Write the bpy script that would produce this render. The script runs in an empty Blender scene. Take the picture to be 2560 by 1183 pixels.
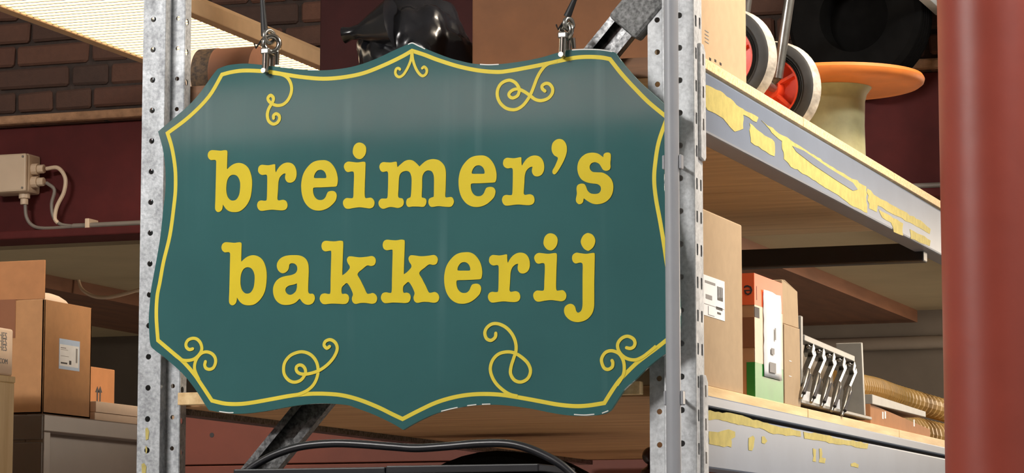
import bpy, bmesh, math, random
from mathutils import Vector, Matrix
from mathutils.geometry import tessellate_polygon

random.seed(7)
SC = bpy.context.scene
COL = SC.collection
R = math.radians

# ------------------------------------------------------------------ camera
FPX, YAW, PIT = 7250.0, R(20.0), R(6.86)
CAM = Vector((0.0, 0.0, 1.6))
cam_d = bpy.data.cameras.new('camera')
cam_d.sensor_width = 36.0
cam_d.lens = 36.0 * FPX / 2560.0
cam_d.clip_start = 0.05
cam_o = bpy.data.objects.new('camera', cam_d)
cam_o.location = CAM
cam_o.rotation_euler = (R(90) + PIT, 0, YAW)
COL.objects.link(cam_o)
SC.camera = cam_o

# ------------------------------------------------------------------ world, exposure, lights
w = bpy.data.worlds.new('world')
SC.world = w
w.use_nodes = True
w.node_tree.nodes['Background'].inputs[0].default_value = (0.9, 0.8, 0.7, 1)
w.node_tree.nodes['Background'].inputs[1].default_value = 0.05
SC.view_settings.view_transform = 'Standard'
SC.view_settings.look = 'None'
SC.view_settings.gamma = 1.0
SC.view_settings.exposure = 0.0
SC.view_settings.use_curve_mapping = False
SC.cycles.use_denoising = True
SC.cycles.max_bounces = 8


def area(name, loc, target, size, size_y, energy, col, spread=180):
    d = bpy.data.lights.new(name, 'AREA')
    d.shape = 'RECTANGLE'
    d.size, d.size_y, d.energy, d.color = size, size_y, energy, col
    d.spread = R(spread)
    o = bpy.data.objects.new(name, d)
    o.location = loc
    o.rotation_euler = (Vector(target) - Vector(loc)).to_track_quat('-Z', 'Y').to_euler()
    COL.objects.link(o)
    return o


WARM = (1.0, 0.84, 0.66)
NEUT = (1.0, 0.97, 0.94)
COOL = (0.90, 0.96, 1.0)
# hall lamps, the last two added as fill (their housings are built with the hall further down)
KEY = (-3.3, 0.6, 3.95)
SIDE = (0.9, 4.3, 3.95)
BACK_FILL = (-0.3, 8.2, 2.34)
LEFT_FILL = (-0.1, 4.9, 3.95)
area('hall_lamp_light', KEY, (-1.8, 4.3, 2.0), 1.5, 0.3, 205, NEUT)
area('aisle_lamp_light', SIDE, (-1.25, 4.9, 1.9), 1.5, 0.3, 46, COOL, 120)
area('carton_fill_light', LEFT_FILL, (-2.9, 5.2, 1.6), 1.2, 0.3, 38, WARM, 75)  # added fill, aimed at the carton sides left of the rack
area('back_room_fill', BACK_FILL, (-2.6, 7.9, 1.0), 1.2, 0.3, 62, WARM)  # added fill to brighten the beige ceiling bays

# ------------------------------------------------------------------ geometry helpers
FW = Vector((-math.sin(YAW) * math.cos(PIT), math.cos(YAW) * math.cos(PIT), math.sin(PIT)))
RT = Vector((math.cos(YAW), math.sin(YAW), 0))
UP = RT.cross(FW)


def hit(px, py, ax, v):
    """point of the photograph (2560x1183) on the world plane axis = v"""
    d = FW * FPX + RT * (px - 1280) - UP * (py - 591.5)
    return CAM + d * ((v - CAM[ax]) / d[ax])


def hx(px, py, v): return hit(px, py, 0, v)
def hy(px, py, v): return hit(px, py, 1, v)
def hz(px, py, v): return hit(px, py, 2, v)


ORG = {}


def empty(name, loc, label=None, cat=None, group=None):
    o = bpy.data.objects.new(name, None)
    o.location = loc
    o.empty_display_size = 0.05
    COL.objects.link(o)
    ORG[o] = Vector(loc)
    if label: tag(o, label, cat, group)
    return o


def tag(o, label, cat=None, group=None):
    o['label'] = label
    if cat: o['category'] = cat
    if group: o['group'] = group
    return o


def struct(o):
    o['kind'] = 'structure'
    return o


class MB:
    def __init__(s):
        s.v, s.f, s.m = [], [], []

    def add(s, vs, fs, mi=0):
        n = len(s.v)
        s.v += [Vector(p) for p in vs]
        s.f += [tuple(i + n for i in f) for f in fs]
        s.m += [mi] * len(fs)
        return s

    def box(s, a, b, mi=0):
        x0, y0, z0 = (min(a[i], b[i]) for i in range(3))
        x1, y1, z1 = (max(a[i], b[i]) for i in range(3))
        return s.add([(x0, y0, z0), (x1, y0, z0), (x1, y1, z0), (x0, y1, z0), (x0, y0, z1), (x1, y0, z1), (x1, y1, z1), (x0, y1, z1)],
                     [(0, 3, 2, 1), (4, 5, 6, 7), (0, 1, 5, 4), (1, 2, 6, 5), (2, 3, 7, 6), (3, 0, 4, 7)], mi)

    def prism(s, pts, off, mi=0):
        """planar 3-D polygon pts (convex or not) swept by off"""
        off = Vector(off)
        P = [Vector(p) for p in pts]
        n = len(P)
        tris = tessellate_polygon([P])
        vs = P + [p + off for p in P]
        fs = [tuple(t) for t in tris] + [tuple(i + n for i in reversed(t)) for t in tris]
        fs += [(i, (i + 1) % n, (i + 1) % n + n, i + n) for i in range(n)]
        return s.add(vs, fs, mi)

    def tube(s, pts, r, seg=10, cap=True, mi=0, closed=False):
        P = [Vector(p) for p in pts]
        n = len(P)
        rs = r if isinstance(r, (list, tuple)) else [r] * n
        rings, ref = [], None
        vs, fs = [], []
        for i, p in enumerate(P):
            if closed:
                t = P[(i + 1) % n] - P[i - 1]
            else:
                t = P[min(i + 1, n - 1)] - P[max(i - 1, 0)]
            t.normalize()
            if ref is None:
                ref = Vector((0, 0, 1)) if abs(t.z) < 0.9 else Vector((1, 0, 0))
            a = (ref - t * ref.dot(t)).normalized()
            b = t.cross(a)
            ref = a
            vs += [p + (a * math.cos(2 * math.pi * k / seg) + b * math.sin(2 * math.pi * k / seg)) * rs[i] for k in range(seg)]
        for i in range(n if closed else n - 1):
            j = (i + 1) % n
            for k in range(seg):
                l = (k + 1) % seg
                fs.append((i * seg + k, i * seg + l, j * seg + l, j * seg + k))
        if cap and not closed:
            fs.append(tuple(reversed(range(seg))))
            fs.append(tuple((n - 1) * seg + k for k in range(seg)))
        return s.add(vs, fs, mi)

    def lathe(s, prof, o, axis=(0, 0, 1), seg=28, mi=0, caps=True):
        """prof: (radius, height along axis)"""
        ax = Vector(axis).normalized()
        a = (Vector((1, 0, 0)) if abs(ax.x) < 0.9 else Vector((0, 1, 0)))
        a = (a - ax * a.dot(ax)).normalized()
        b = ax.cross(a)
        o = Vector(o)
        vs, fs = [], []
        for r, h in prof:
            vs += [o + ax * h + (a * math.cos(2 * math.pi * k / seg) + b * math.sin(2 * math.pi * k / seg)) * r for k in range(seg)]
        for i in range(len(prof) - 1):
            for k in range(seg):
                l = (k + 1) % seg
                fs.append((i * seg + k, i * seg + l, (i + 1) * seg + l, (i + 1) * seg + k))
        if caps:
            fs.append(tuple(reversed(range(seg))))
            fs.append(tuple((len(prof) - 1) * seg + k for k in range(seg)))
        return s.add(vs, fs, mi)

    def ball(s, c, r, seg=16, rings=10, sc=(1, 1, 1), mi=0):
        c = Vector(c)
        vs, fs = [], []
        for i in range(rings + 1):
            th = math.pi * i / rings
            rr = max(math.sin(th), 1e-3)
            for k in range(seg):
                ph = 2 * math.pi * k / seg
                vs.append(c + Vector((math.cos(ph) * rr * r * sc[0], math.sin(ph) * rr * r * sc[1], math.cos(th) * r * sc[2])))
        for i in range(rings):
            for k in range(seg):
                l = (k + 1) % seg
                fs.append((i * seg + k, (i + 1) * seg + k, (i + 1) * seg + l, i * seg + l))
        return s.add(vs, fs, mi)

    def build(s, name, mat, parent=None, bevel=0.0, smooth=False, solid=0.0, origin=None, weld=False):
        if parent is not None:
            o_ = ORG[parent]
        elif origin is not None:
            o_ = Vector(origin)
        else:
            xs = [p.x for p in s.v]; ys = [p.y for p in s.v]; zs = [p.z for p in s.v]
            o_ = Vector(((min(xs) + max(xs)) / 2, (min(ys) + max(ys)) / 2, min(zs)))
        me = bpy.data.meshes.new(name)
        me.from_pydata([p - o_ for p in s.v], [], s.f)
        mats = mat if isinstance(mat, (list, tuple)) else [mat]
        for m in mats: me.materials.append(m)
        if len(mats) > 1:
            me.polygons.foreach_set('material_index', s.m)
        bm = bmesh.new(); bm.from_mesh(me)
        if weld: bmesh.ops.remove_doubles(bm, verts=bm.verts, dist=1e-5)
        bmesh.ops.recalc_face_normals(bm, faces=bm.faces)
        bm.to_mesh(me); bm.free()
        if smooth:
            me.polygons.foreach_set('use_smooth', [True] * len(me.polygons))
            try: me.set_sharp_from_angle(angle=R(40))
            except Exception: pass
        me.update()
        o = bpy.data.objects.new(name, me)
        COL.objects.link(o)
        if parent is not None:
            o.parent = parent
            ORG[o] = o_
        else:
            o.location = o_
            ORG[o] = o_
        if solid:
            md = o.modifiers.new('solid', 'SOLIDIFY'); md.thickness = solid; md.offset = 0
        if bevel:
            md = o.modifiers.new('bevel', 'BEVEL'); md.width = bevel; md.segments = 2
            md.limit_method = 'ANGLE'; md.angle_limit = R(40)
        return o


def copy_tree(o, delta, parent=None):
    c = o.copy()
    COL.objects.link(c)
    c.parent = parent
    if parent is None:
        c.location = o.location + Vector(delta)
    ORG[c] = ORG[o] + Vector(delta)
    for ch in list(o.children):
        copy_tree(ch, delta, c)
    return c


def crom(pts, closed=False, sub=6):
    """Catmull-Rom through pts; a third value marks a sharp corner"""
    n = len(pts)
    cor = [len(p) > 2 and p[2] for p in pts]
    P = [Vector((p[0], p[1])) for p in pts]
    out = []
    for i in range(n if closed else n - 1):
        a, b = P[i], P[(i + 1) % n]
        pa = P[i - 1] if (closed or i > 0) and not cor[i] else a + (a - b) * 0.5
        j = (i + 1) % n
        pb = P[(i + 2) % n] if (closed or i + 2 < n) and not cor[j] else b + (b - a) * 0.5
        for k in range(sub):
            t = k / sub
            out.append(0.5 * ((2 * a) + (b - pa) * t + (2 * pa - 5 * a + 4 * b - pb) * t * t + (3 * a - pa - 3 * b + pb) * t ** 3))
    if not closed: out.append(P[-1])
    return out


# ------------------------------------------------------------------ materials
def srgb(r, g, b):
    f = lambda c: (c / 255 / 12.92) if c / 255 <= 0.04045 else ((c / 255 + 0.055) / 1.055) ** 2.4
    return (f(r), f(g), f(b), 1)


class NT:
    def __init__(s, name):
        s.mat = bpy.data.materials.new(name)
        s.mat.use_nodes = True
        s.t = s.mat.node_tree
        s.b = s.t.nodes['Principled BSDF']
        s.co = s.t.nodes.new('ShaderNodeTexCoord').outputs['Object']

    def n(s, k, **kw):
        o = s.t.nodes.new(k)
        for a, b in kw.items(): setattr(o, a, b)
        return o

    def l(s, a, b): s.t.links.new(a, b)

    def noise(s, scale, stretch=(1, 1, 1), detail=4, rough=0.55):
        mp = s.n('ShaderNodeMapping'); mp.inputs['Scale'].default_value = stretch
        s.l(s.co, mp.inputs[0])
        nz = s.n('ShaderNodeTexNoise'); nz.inputs['Scale'].default_value = scale
        nz.inputs['Detail'].default_value = detail; nz.inputs['Roughness'].default_value = rough
        s.l(mp.outputs[0], nz.inputs['Vector'])
        return nz.outputs[0]

    def ramp(s, fac, stops):
        r = s.n('ShaderNodeValToRGB')
        e = r.color_ramp.elements
        while len(e) < len(stops): e.new(0.5)
        for q, (p, c) in zip(e, stops): q.position = p; q.color = c
        s.l(fac, r.inputs[0])
        return r.outputs[0]

    def mix(s, fac, a, b, mode='MIX'):
        m = s.n('ShaderNodeMix', data_type='RGBA', blend_type=mode)
        for sock, v in ((m.inputs[0], fac), (m.inputs[6], a), (m.inputs[7], b)):
            if isinstance(v, (int, float, tuple)): sock.default_value = v
            else: s.l(v, sock)
        return m.outputs[2]

    def bump(s, h, dist, strength=1.0):
        b = s.n('ShaderNodeBump'); b.inputs['Distance'].default_value = dist; b.inputs['Strength'].default_value = strength
        s.l(h, b.inputs['Height']); s.l(b.outputs[0], s.b.inputs['Normal'])

    def fin(s, col, rough=0.6, metal=0.0, spec=0.5):
        if isinstance(col, tuple): s.b.inputs['Base Color'].default_value = col
        else: s.l(col, s.b.inputs['Base Color'])
        if isinstance(rough, (int, float)): s.b.inputs['Roughness'].default_value = rough
        else: s.l(rough, s.b.inputs['Roughness'])
        s.b.inputs['Metallic'].default_value = metal
        s.b.inputs['Specular IOR Level'].default_value = spec
        return s.mat


def sc_(c, k): return (min(c[0] * k, 1), min(c[1] * k, 1), min(c[2] * k, 1), 1)


def M(name, rgb, rough=0.6, metal=0.0, var=0.15, scale=25, bump=0.0, stretch=(1, 1, 1), spec=0.5):
    t = NT(name)
    c = srgb(*rgb)
    nz = t.noise(scale, stretch)
    col = t.ramp(nz, [(0.3, sc_(c, 1 - var)), (0.7, sc_(c, 1 + var))])
    if bump: t.bump(nz, bump)
    return t.fin(col, rough, metal, spec)


def M_emit(name, rgb, s):
    t = NT(name)
    t.b.inputs['Emission Color'].default_value = srgb(*rgb)
    t.b.inputs['Emission Strength'].default_value = s
    return t.fin(srgb(*rgb), 0.6)


def m_sign():
    t = NT('green_sign_paint')
    g = t.ramp(t.noise(3.0), [(0.3, srgb(55, 96, 97)), (0.7, srgb(61, 105, 105))])
    st = t.noise(26, (1, 1, 0.035), 3, 0.5)
    stk = t.ramp(st, [(0.60, (0, 0, 0, 1)), (0.74, (0.28, 0.28, 0.28, 1))])
    br = t.noise(2.2, (1, 1, 1), 2)
    brk = t.ramp(br, [(0.42, (0, 0, 0, 1)), (0.62, (1, 1, 1, 1))])
    m = t.mix(1.0, stk, brk, 'MULTIPLY')
    c = t.mix(m, g, srgb(120, 150, 152))
    sp = t.ramp(t.noise(160, (1, 1, 1), 2), [(0.74, (0, 0, 0, 1)), (0.80, (0.35, 0.35, 0.35, 1))])
    c = t.mix(sp, c, srgb(30, 60, 55))
    r = t.ramp(t.noise(14, (1, 1, 0.3)), [(0.3, (0.05, 0.05, 0.05, 1)), (0.7, (0.085, 0.085, 0.085, 1))])
    return t.fin(c, r, 0, 0.5)


def m_sign_edge():
    t = NT('sign_edge_chipped')
    k = t.ramp(t.noise(38), [(0.56, (0, 0, 0, 1)), (0.60, (1, 1, 1, 1))])
    return t.fin(t.mix(k, srgb(70, 112, 106), srgb(225, 228, 225)), 0.5)


def m_galv(name, base=(168, 171, 174), dark=(112, 114, 116), rough=0.42, metal=0.65):
    t = NT(name)
    a = t.noise(30, (1, 1, 0.6), 6, 0.65)
    b = t.noise(160, (1, 1, 1), 3)
    c1 = t.ramp(a, [(0.30, srgb(*dark)), (0.66, srgb(*base))])
    c2 = t.mix(0.25, c1, t.ramp(b, [(0.35, srgb(90, 92, 95)), (0.65, srgb(225, 227, 228))]), 'MIX')
    t.bump(b, 0.0003)
    r = t.ramp(a, [(0.3, (rough + .12,) * 3 + (1,)), (0.7, (rough - .05,) * 3 + (1,))])
    return t.fin(c2, r, metal)


def m_wood(name, a, b, stretch, scale=18, rough=0.65, bump=0.0006):
    t = NT(name)
    nz = t.noise(scale, stretch, 5, 0.6)
    t.bump(nz, bump)
    return t.fin(t.ramp(nz, [(0.3, srgb(*a)), (0.7, srgb(*b))]), rough)


def m_brick():
    t = NT('brick')
    oi = t.n('ShaderNodeObjectInfo').outputs['Random']
    base = t.ramp(oi, [(0.0, srgb(96, 62, 48)), (0.35, srgb(80, 56, 45)), (0.65, srgb(110, 72, 54)), (1.0, srgb(70, 52, 44))])
    nz = t.noise(35, (1, 1, 1), 6, 0.65)
    c = t.mix(0.7, base, t.ramp(nz, [(0.25, srgb(90, 80, 72)), (0.75, srgb(210, 196, 180))]), 'MULTIPLY')
    c = t.mix(0.55, base, c)
    t.bump(nz, 0.004)
    return t.fin(c, 0.9)


def m_chip(name, a, b, rough=0.75):
    t = NT(name)
    nz = t.noise(140, (1, 1, 1), 3, 0.7)
    t.bump(nz, 0.0008)
    return t.fin(t.ramp(nz, [(0.32, srgb(*a)), (0.62, srgb(*b))]), rough)


def m_brickwall():
    t = NT('brick_wall')
    sx = t.n('ShaderNodeSeparateXYZ'); t.l(t.co, sx.inputs[0])
    cx = t.n('ShaderNodeCombineXYZ'); t.l(sx.outputs[0], cx.inputs[0]); t.l(sx.outputs[2], cx.inputs[1])
    b = t.n('ShaderNodeTexBrick')
    t.l(cx.outputs[0], b.inputs['Vector'])
    b.inputs['Color1'].default_value = srgb(98, 62, 48); b.inputs['Color2'].default_value = srgb(76, 54, 45); b.inputs['Mortar'].default_value = srgb(56, 45, 40)
    b.inputs['Scale'].default_value = 1.0; b.inputs['Mortar Size'].default_value = .006
    b.inputs['Brick Width'].default_value = .22; b.inputs['Row Height'].default_value = .063
    t.bump(b.outputs['Fac'], -.004)
    return t.fin(b.outputs['Color'], .92)


MAT = {}
MAT['sign'] = m_sign()
MAT['sign_edge'] = m_sign_edge()
MAT['yellow'] = M('yellow_sign_paint', (216, 192, 30), 0.5, 0, 0.05, 12, 0, (1, 1, 1), 0.2)
MAT['yellow_line'] = M('yellow_line_paint', (222, 202, 66), 0.5, 0, 0.06, 12, 0, (1, 1, 1), 0.2)
MAT['galv'] = m_galv('galvanised_steel', (184, 188, 192), (138, 141, 145), 0.5, 0.4)
MAT['galv2'] = m_galv('galvanised_upright', (226, 229, 232), (186, 189, 192), 0.55, 0.12)
MAT['brace'] = m_galv('dull_zinc_brace', (92, 93, 93), (44, 44, 44), 0.32, 0.85)
MAT['sleeve'] = m_galv('grey_tape_wrap', (96, 96, 94), (52, 52, 50), 0.6, 0.2)
MAT['beam'] = M('grey_beam_paint', (112, 122, 138), 0.42, 0, 0.06, 9)
MAT['residue'] = M('yellow_tape_residue', (186, 170, 98), 0.75, 0, 0.14, 60)
MAT['pvc'] = M('grey_pvc', (154, 156, 161), 0.4, 0, 0.03, 30)
MAT['chrome'] = M('chrome', (190, 187, 180), 0.16, 1.0, 0.06, 40)
MAT['steel'] = M('worn_steel', (150, 148, 142), 0.3, 0.9, 0.15, 60)
MAT['blackrope'] = M('black_cable', (22, 22, 24), 0.55, 0, 0.1)
MAT['board_edge'] = m_chip('chipboard', (214, 170, 118), (244, 214, 166))
MAT['board'] = m_wood('brown_shelf_wood', (165, 118, 76), (215, 166, 116), (0.35, 5, 3), 9)
MAT['board_up'] = m_wood('beige_shelf_wood', (190, 170, 136), (222, 202, 164), (0.35, 4, 3), 8)
MAT['pine'] = m_wood('pine_edge', (206, 166, 112), (240, 210, 158), (5, 0.35, 5), 12)
MAT['kraft'] = M('kraft_cardboard', (176, 128, 84), 0.8, 0, 0.06, 45)
MAT['kraft_l'] = M('light_kraft_cardboard', (172, 146, 114), 0.8, 0, 0.05, 45)
MAT['kraft_d'] = M('brown_kraft_cardboard', (170, 116, 72), 0.8, 0, 0.08, 30)
MAT['carton_pale'] = M('pale_carton', (232, 206, 180), 0.75, 0, 0.04, 30)
MAT['brown_tape'] = M('brown_parcel_tape', (134, 84, 54), 0.35, 0, 0.06, 30)
MAT['white_label'] = M('white_label_paper', (222, 222, 222), 0.55, 0, 0.04, 50)
MAT['blue_label'] = M('blue_label_print', (170, 190, 215), 0.55, 0, 0.04, 50)
MAT['ink'] = M('black_ink', (48, 44, 44), 0.6, 0, 0.05)
MAT['inkgrey'] = M('grey_ink', (130, 126, 124), 0.6, 0, 0.05)
MAT['redbeam'] = M('dark_red_steel_paint', (78, 26, 24), 0.75, 0, 0.14, 14, 0, (1, 1, 1), 0.25)
MAT['redpanel'] = M('red_brown_board_paint', (110, 54, 38), 0.6, 0, 0.14, 7)
MAT['column'] = M('red_oxide_column_paint', (142, 60, 46), 0.45, 0, 0.05, 16, 0.0008)
MAT['brick'] = m_brick()
MAT['mortar'] = M('mortar', (58, 46, 40), 0.95, 0, 0.25, 40, 0.004)
MAT['ledge'] = M('mortar_ledge', (150, 112, 82), 0.95, 0, 0.25, 40, 0.006)
MAT['box_plastic'] = M('cream_plastic', (205, 180, 152), 0.5, 0, 0.03)
MAT['greycable'] = M('grey_cable', (120, 110, 100), 0.5, 0, 0.05)
MAT['diffuser'] = M_emit('lit_lamp_diffuser', (255, 240, 214), 4.0)
MAT['rib'] = M('diffuser_rib', (235, 215, 185), 0.5, 0, 0.03)
MAT['trim'] = M('lamp_frame_cream', (205, 170, 130), 0.55, 0, 0.06)
MAT['cabinet'] = M('grey_brown_steel_paint', (132, 118, 108), 0.42, 0, 0.06, 12)
MAT['cabinet_d'] = M('dark_cabinet_front', (92, 78, 68), 0.45, 0, 0.08, 12)
MAT['beige'] = M('beige_ceiling_panel', (176, 160, 128), 0.8, 0, 0.06, 6)
MAT['joist'] = M('brown_joist', (110, 72, 50), 0.7, 0, 0.2, 8, 0, (3, .4, 3))
MAT['dark'] = M('dark_plaster', (100, 92, 84), 0.9, 0, 0.15, 5)
MAT['blackplastic'] = M('black_plastic_wrap', (20, 21, 25), 0.2, 0, 0.3, 8)
MAT['blacksteel'] = M('black_steel', (28, 28, 32), 0.34, 0, 0.15, 30)
MAT['rubber'] = M('black_rubber', (40, 39, 38), 0.6, 0, 0.25, 50)
MAT['rubber_dk'] = M('dusty_dark_rubber', (17, 16, 15), 0.95, 0, 0.25, 30, 0, (1, 1, 1), 0.1)
MAT['tread'] = M('scuffed_tread', (168, 160, 148), 0.8, 0, 0.4, 60, 0.001, (1, .4, 1))
MAT['redhub'] = M('red_wheel_hub', (214, 66, 34), 0.4, 0, 0.06, 20)
MAT['orange'] = M('orange_disc', (206, 116, 48), 0.55, 0, 0.12, 14)
MAT['green_core'] = M('worn_green_drum', (152, 148, 108), 0.65, 0, 0.22, 16)
MAT['orange_print'] = M('orange_carton_print', (236, 98, 48), 0.5, 0, 0.05)
MAT['green_print'] = M('green_carton_print', (38, 124, 46), 0.45, 0, 0.1)
MAT['hose'] = M('yellowed_hose', (170, 132, 66), 0.55, 0, 0.12, 40)
MAT['greyplastic'] = M('grey_plastic', (140, 135, 126), 0.5, 0, 0.1, 30)
MAT['greydark'] = M('dusty_grey_plastic', (120, 108, 92), 0.6, 0, 0.12, 20)
MAT['lever_metal'] = M('tarnished_chrome', (128, 124, 116), 0.28, 0.9, 0.25, 60)
MAT['wood_dark'] = M('dark_turned_wood', (52, 30, 24), 0.22, 0, 0.2, 20)
MAT['shade_red'] = M('shaded_wall_red', (44, 16, 16), 0.8, 0, 0.2, 10, 0, (1, 1, 1), 0.2)  # near-black red standing in for the shaded back wall
MAT['kraft_x'] = M('dull_brown_cardboard', (108, 72, 46), 0.85, 0, 0.10, 24)
MAT['edge_shaded'] = m_wood('brown_shaded_board_end', (96, 62, 36), (136, 92, 56), (0.4, 5, 5), 10)  # brown end wood, darkened for the shade behind the sign
MAT['rust'] = m_chip('stained_dark_metal', (40, 30, 24), (92, 70, 46))
MAT['rustwood'] = M('orange_brown_wood', (112, 72, 48), 0.7, 0, 0.12, 20)
MAT['crate_wood'] = m_wood('pale_plywood', (206, 172, 120), (232, 204, 154), (4, 4, .35), 8)
MAT['hall'] = M('hall_plaster', (186, 185, 181), 0.9, 0, 0.08, 3)
MAT['concrete'] = M('concrete_floor', (200, 198, 194), 0.8, 0, 0.12, 6)
MAT['lampglow'] = M_emit('hall_lamp_glow', (255, 236, 214), 6.0)
MAT['opal'] = M_emit('reflection_strip_glow', (255, 212, 204), 2.1)  # glow of the added strip behind the camera
MAT['white'] = M('white_enamel', (220, 218, 212), 0.5, 0, 0.03)

# ------------------------------------------------------------------ the setting
Y0 = 4.27          # end-frame plane of the rack
YW = 6.74          # face of the brick wall
ZB0, ZB1 = 2.510, 2.820   # steel lintel
XL, XR, YF, YB, ZC = -6.5, 2.6, -5.5, 9.4, 4.3


def slab(name, a, b, mat):
    return struct(MB().box(a, b).build(name, mat))


slab('floor', (XL, YF, -0.1), (XR, YB, 0), MAT['concrete'])
slab('ceiling', (XL, YF, ZC), (XR, YW + .3, ZC + .1), MAT['hall'])
slab('wall_left', (XL - .1, YF, 0), (XL, YB, ZC), MAT['hall'])
slab('wall_right', (XR, YF, 0), (XR + .1, YB, ZC), MAT['hall'])
slab('wall_front', (XL, YF - .1, 0), (XR, YF, ZC), MAT['hall'])
slab('wall_far', (XL, YB, 0), (XR, YB + .1, ZC), MAT['dark'])
wall = MB().box((XL, YW + .012, ZB1), (XR, YW + .3, ZC)).box((XL, YW + .012, 0), (-5.4, YW + .3, ZB1)).box((0.9, YW + .012, 0), (XR, YW + .3, ZB1)).build('wall_back', m_brickwall())
struct(wall)
MB().box((-4.36, YW + .010, ZB1 + .028), (-1.0, YW + .013, ZB1 + .030 + 7 * .063)).build('mortar_bed', MAT['mortar'], wall)

# bricks of the wall above the lintel, each its own piece
brick_me = {}
for kind, L in (('h', 0.104), ('s', 0.212)):
    for q in range(3):
        rr = random.Random(q * 7 + len(kind) + (3 if kind == 's' else 0))
        bm = bmesh.new()
        bmesh.ops.create_cube(bm, size=1)
        for v in bm.verts:
            v.co = Vector((v.co.x * L, v.co.y * 0.05, v.co.z * 0.053))
            v.co += Vector((rr.uniform(-.003, .003), rr.uniform(-.002, .002), rr.uniform(-.0025, .0025)))
        bmesh.ops.bevel(bm, geom=list(bm.edges), offset=0.006, segments=1, affect='EDGES')
        me = bpy.data.meshes.new('brick')
        bm.to_mesh(me); bm.free()
        me.materials.append(MAT['brick'])
        brick_me[(kind, q)] = me
for row in range(7):
    z = ZB1 + 0.030 + 0.0315 + row * 0.063
    x = -4.35 + random.uniform(0, .1)
    while x < -1.1:
        kind = 'h' if random.random() < 0.66 else 's'
        L = 0.104 if kind == 'h' else 0.212
        o = bpy.data.objects.new('brick', brick_me[(kind, random.randrange(3))])
        COL.objects.link(o)
        o.parent = wall
        o.location = Vector((x + L / 2, YW + .012 + .012 + random.uniform(-.004, .003), z)) - ORG[wall]
        o.rotation_euler = (0, random.uniform(-.012, .012), 0)
        x += L + 0.010
MB().box((-4.6, YW - .012, ZB1 + .002), (-.6, YW + .02, ZB1 + .026)).build('mortar_ledge', MAT['ledge'], wall, bevel=.006)

# steel lintel
bm_ = empty('steel_beam', (-2.5, YW, ZB0), 'long dark red painted steel beam under the brick wall', 'beam')
MB().box((-5.5, YW + .03, ZB0 + .02), (1.0, YW + .05, ZB1 - .002)).build('web', MAT['redbeam'], bm_)
MB().box((-5.5, YW - .03, ZB0), (1.0, YW + .11, ZB0 + .022)).build('bottom_flange', MAT['redbeam'], bm_, bevel=.004)

# room beyond the opening: beige ceiling bays between brown joists
for i, (xa, xb) in enumerate(((-5.5, -4.62), (-4.15, -2.42), (-2.0, -1.45), (-1.05, 1.0))):
    slab('ceiling_bay', (xa, YW + .3, 2.50), (xb, YB, 2.54), MAT['beige'])
for i, (xa, xb) in enumerate(((-4.62, -4.15), (-2.42, -2.0), (-1.45, -1.05))):
    slab('trim_%d' % (i + 1), (xa, YW + .12, 2.46), (xb, YB, 2.54), MAT['joist'])
slab('ceiling_fascia', (-5.5, YW + .11, 2.50), (1.0, YW + .3, 2.53), MAT['beige'])
pp = empty('wall_pipe', (-1.6, 9.3, 2.4), 'pale pipe running along the far dark wall', 'pipe')
MB().tube([(-3.5, 9.3, 2.385), (0.2, 9.3, 2.385)], .022, 10).build('tube', MAT['greycable'], pp, smooth=True)
for xx in (-2.6, -1.5, -.6):
    MB().box((xx - .02, 9.27, 2.355), (xx + .02, 9.40, 2.415)).build('bracket', MAT['steel'], pp)

# ------------------------------------------------------------------ lamps of the hall, some added as fill
def hall_lamp(loc, rz, label, top=None):
    top = top or ZC
    e = empty('hall_lamp', loc, label, 'lamp')
    x, y, z = loc
    hl = .8
    dx, dy = (hl, .17) if rz == 0 else (.17, hl)
    MB().box((x - dx, y - dy, z + .03), (x + dx, y + dy, z + .09)).build('housing', MAT['white'], e, bevel=.006)
    MB().box((x - dx + .02, y - dy + .02, z + .022), (x + dx - .02, y + dy - .02, z + .03)).build('diffuser', MAT['lampglow'], e)
    for s in (-.5, .5):
        a = Vector((x + (s if rz == 0 else 0), y + (0 if rz == 0 else s), z + .09))
        MB().tube([a, (a.x, a.y, top)], .005, 6).build('rod', MAT['steel'], e)


hall_lamp(KEY, 0, 'hanging lamp over the floor in front of the sign')
hall_lamp(SIDE, 1, 'hanging lamp over the aisle beside the rack')
hall_lamp(LEFT_FILL, 1, 'added fill lamp over the aisle for the cartons on the left')
hall_lamp(BACK_FILL, 0, 'added fill lamp out of view in the room behind the brick wall', 2.495)
# added glowing strip out of view, makes the band mirrored in the sign
e = empty('reflection_strip', (-3.7, -1.0, 3.2), 'added glowing strip out of view, mirrored as a pale band in the sign', 'lamp')
MB().box((-5.3, -1.08, 3.19), (-2.1, -1.02, 3.43)).build('housing', MAT['white'], e, bevel=.01)
MB().box((-5.28, -1.02, 3.215), (-2.12, -1.0, 3.405)).build('diffuser', MAT['opal'], e)
for s in (-5.0, -2.4):
    MB().tube([(s, -1.05, 3.43), (s, -1.05, ZC)], .005, 6).build('rod', MAT['steel'], e)

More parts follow.
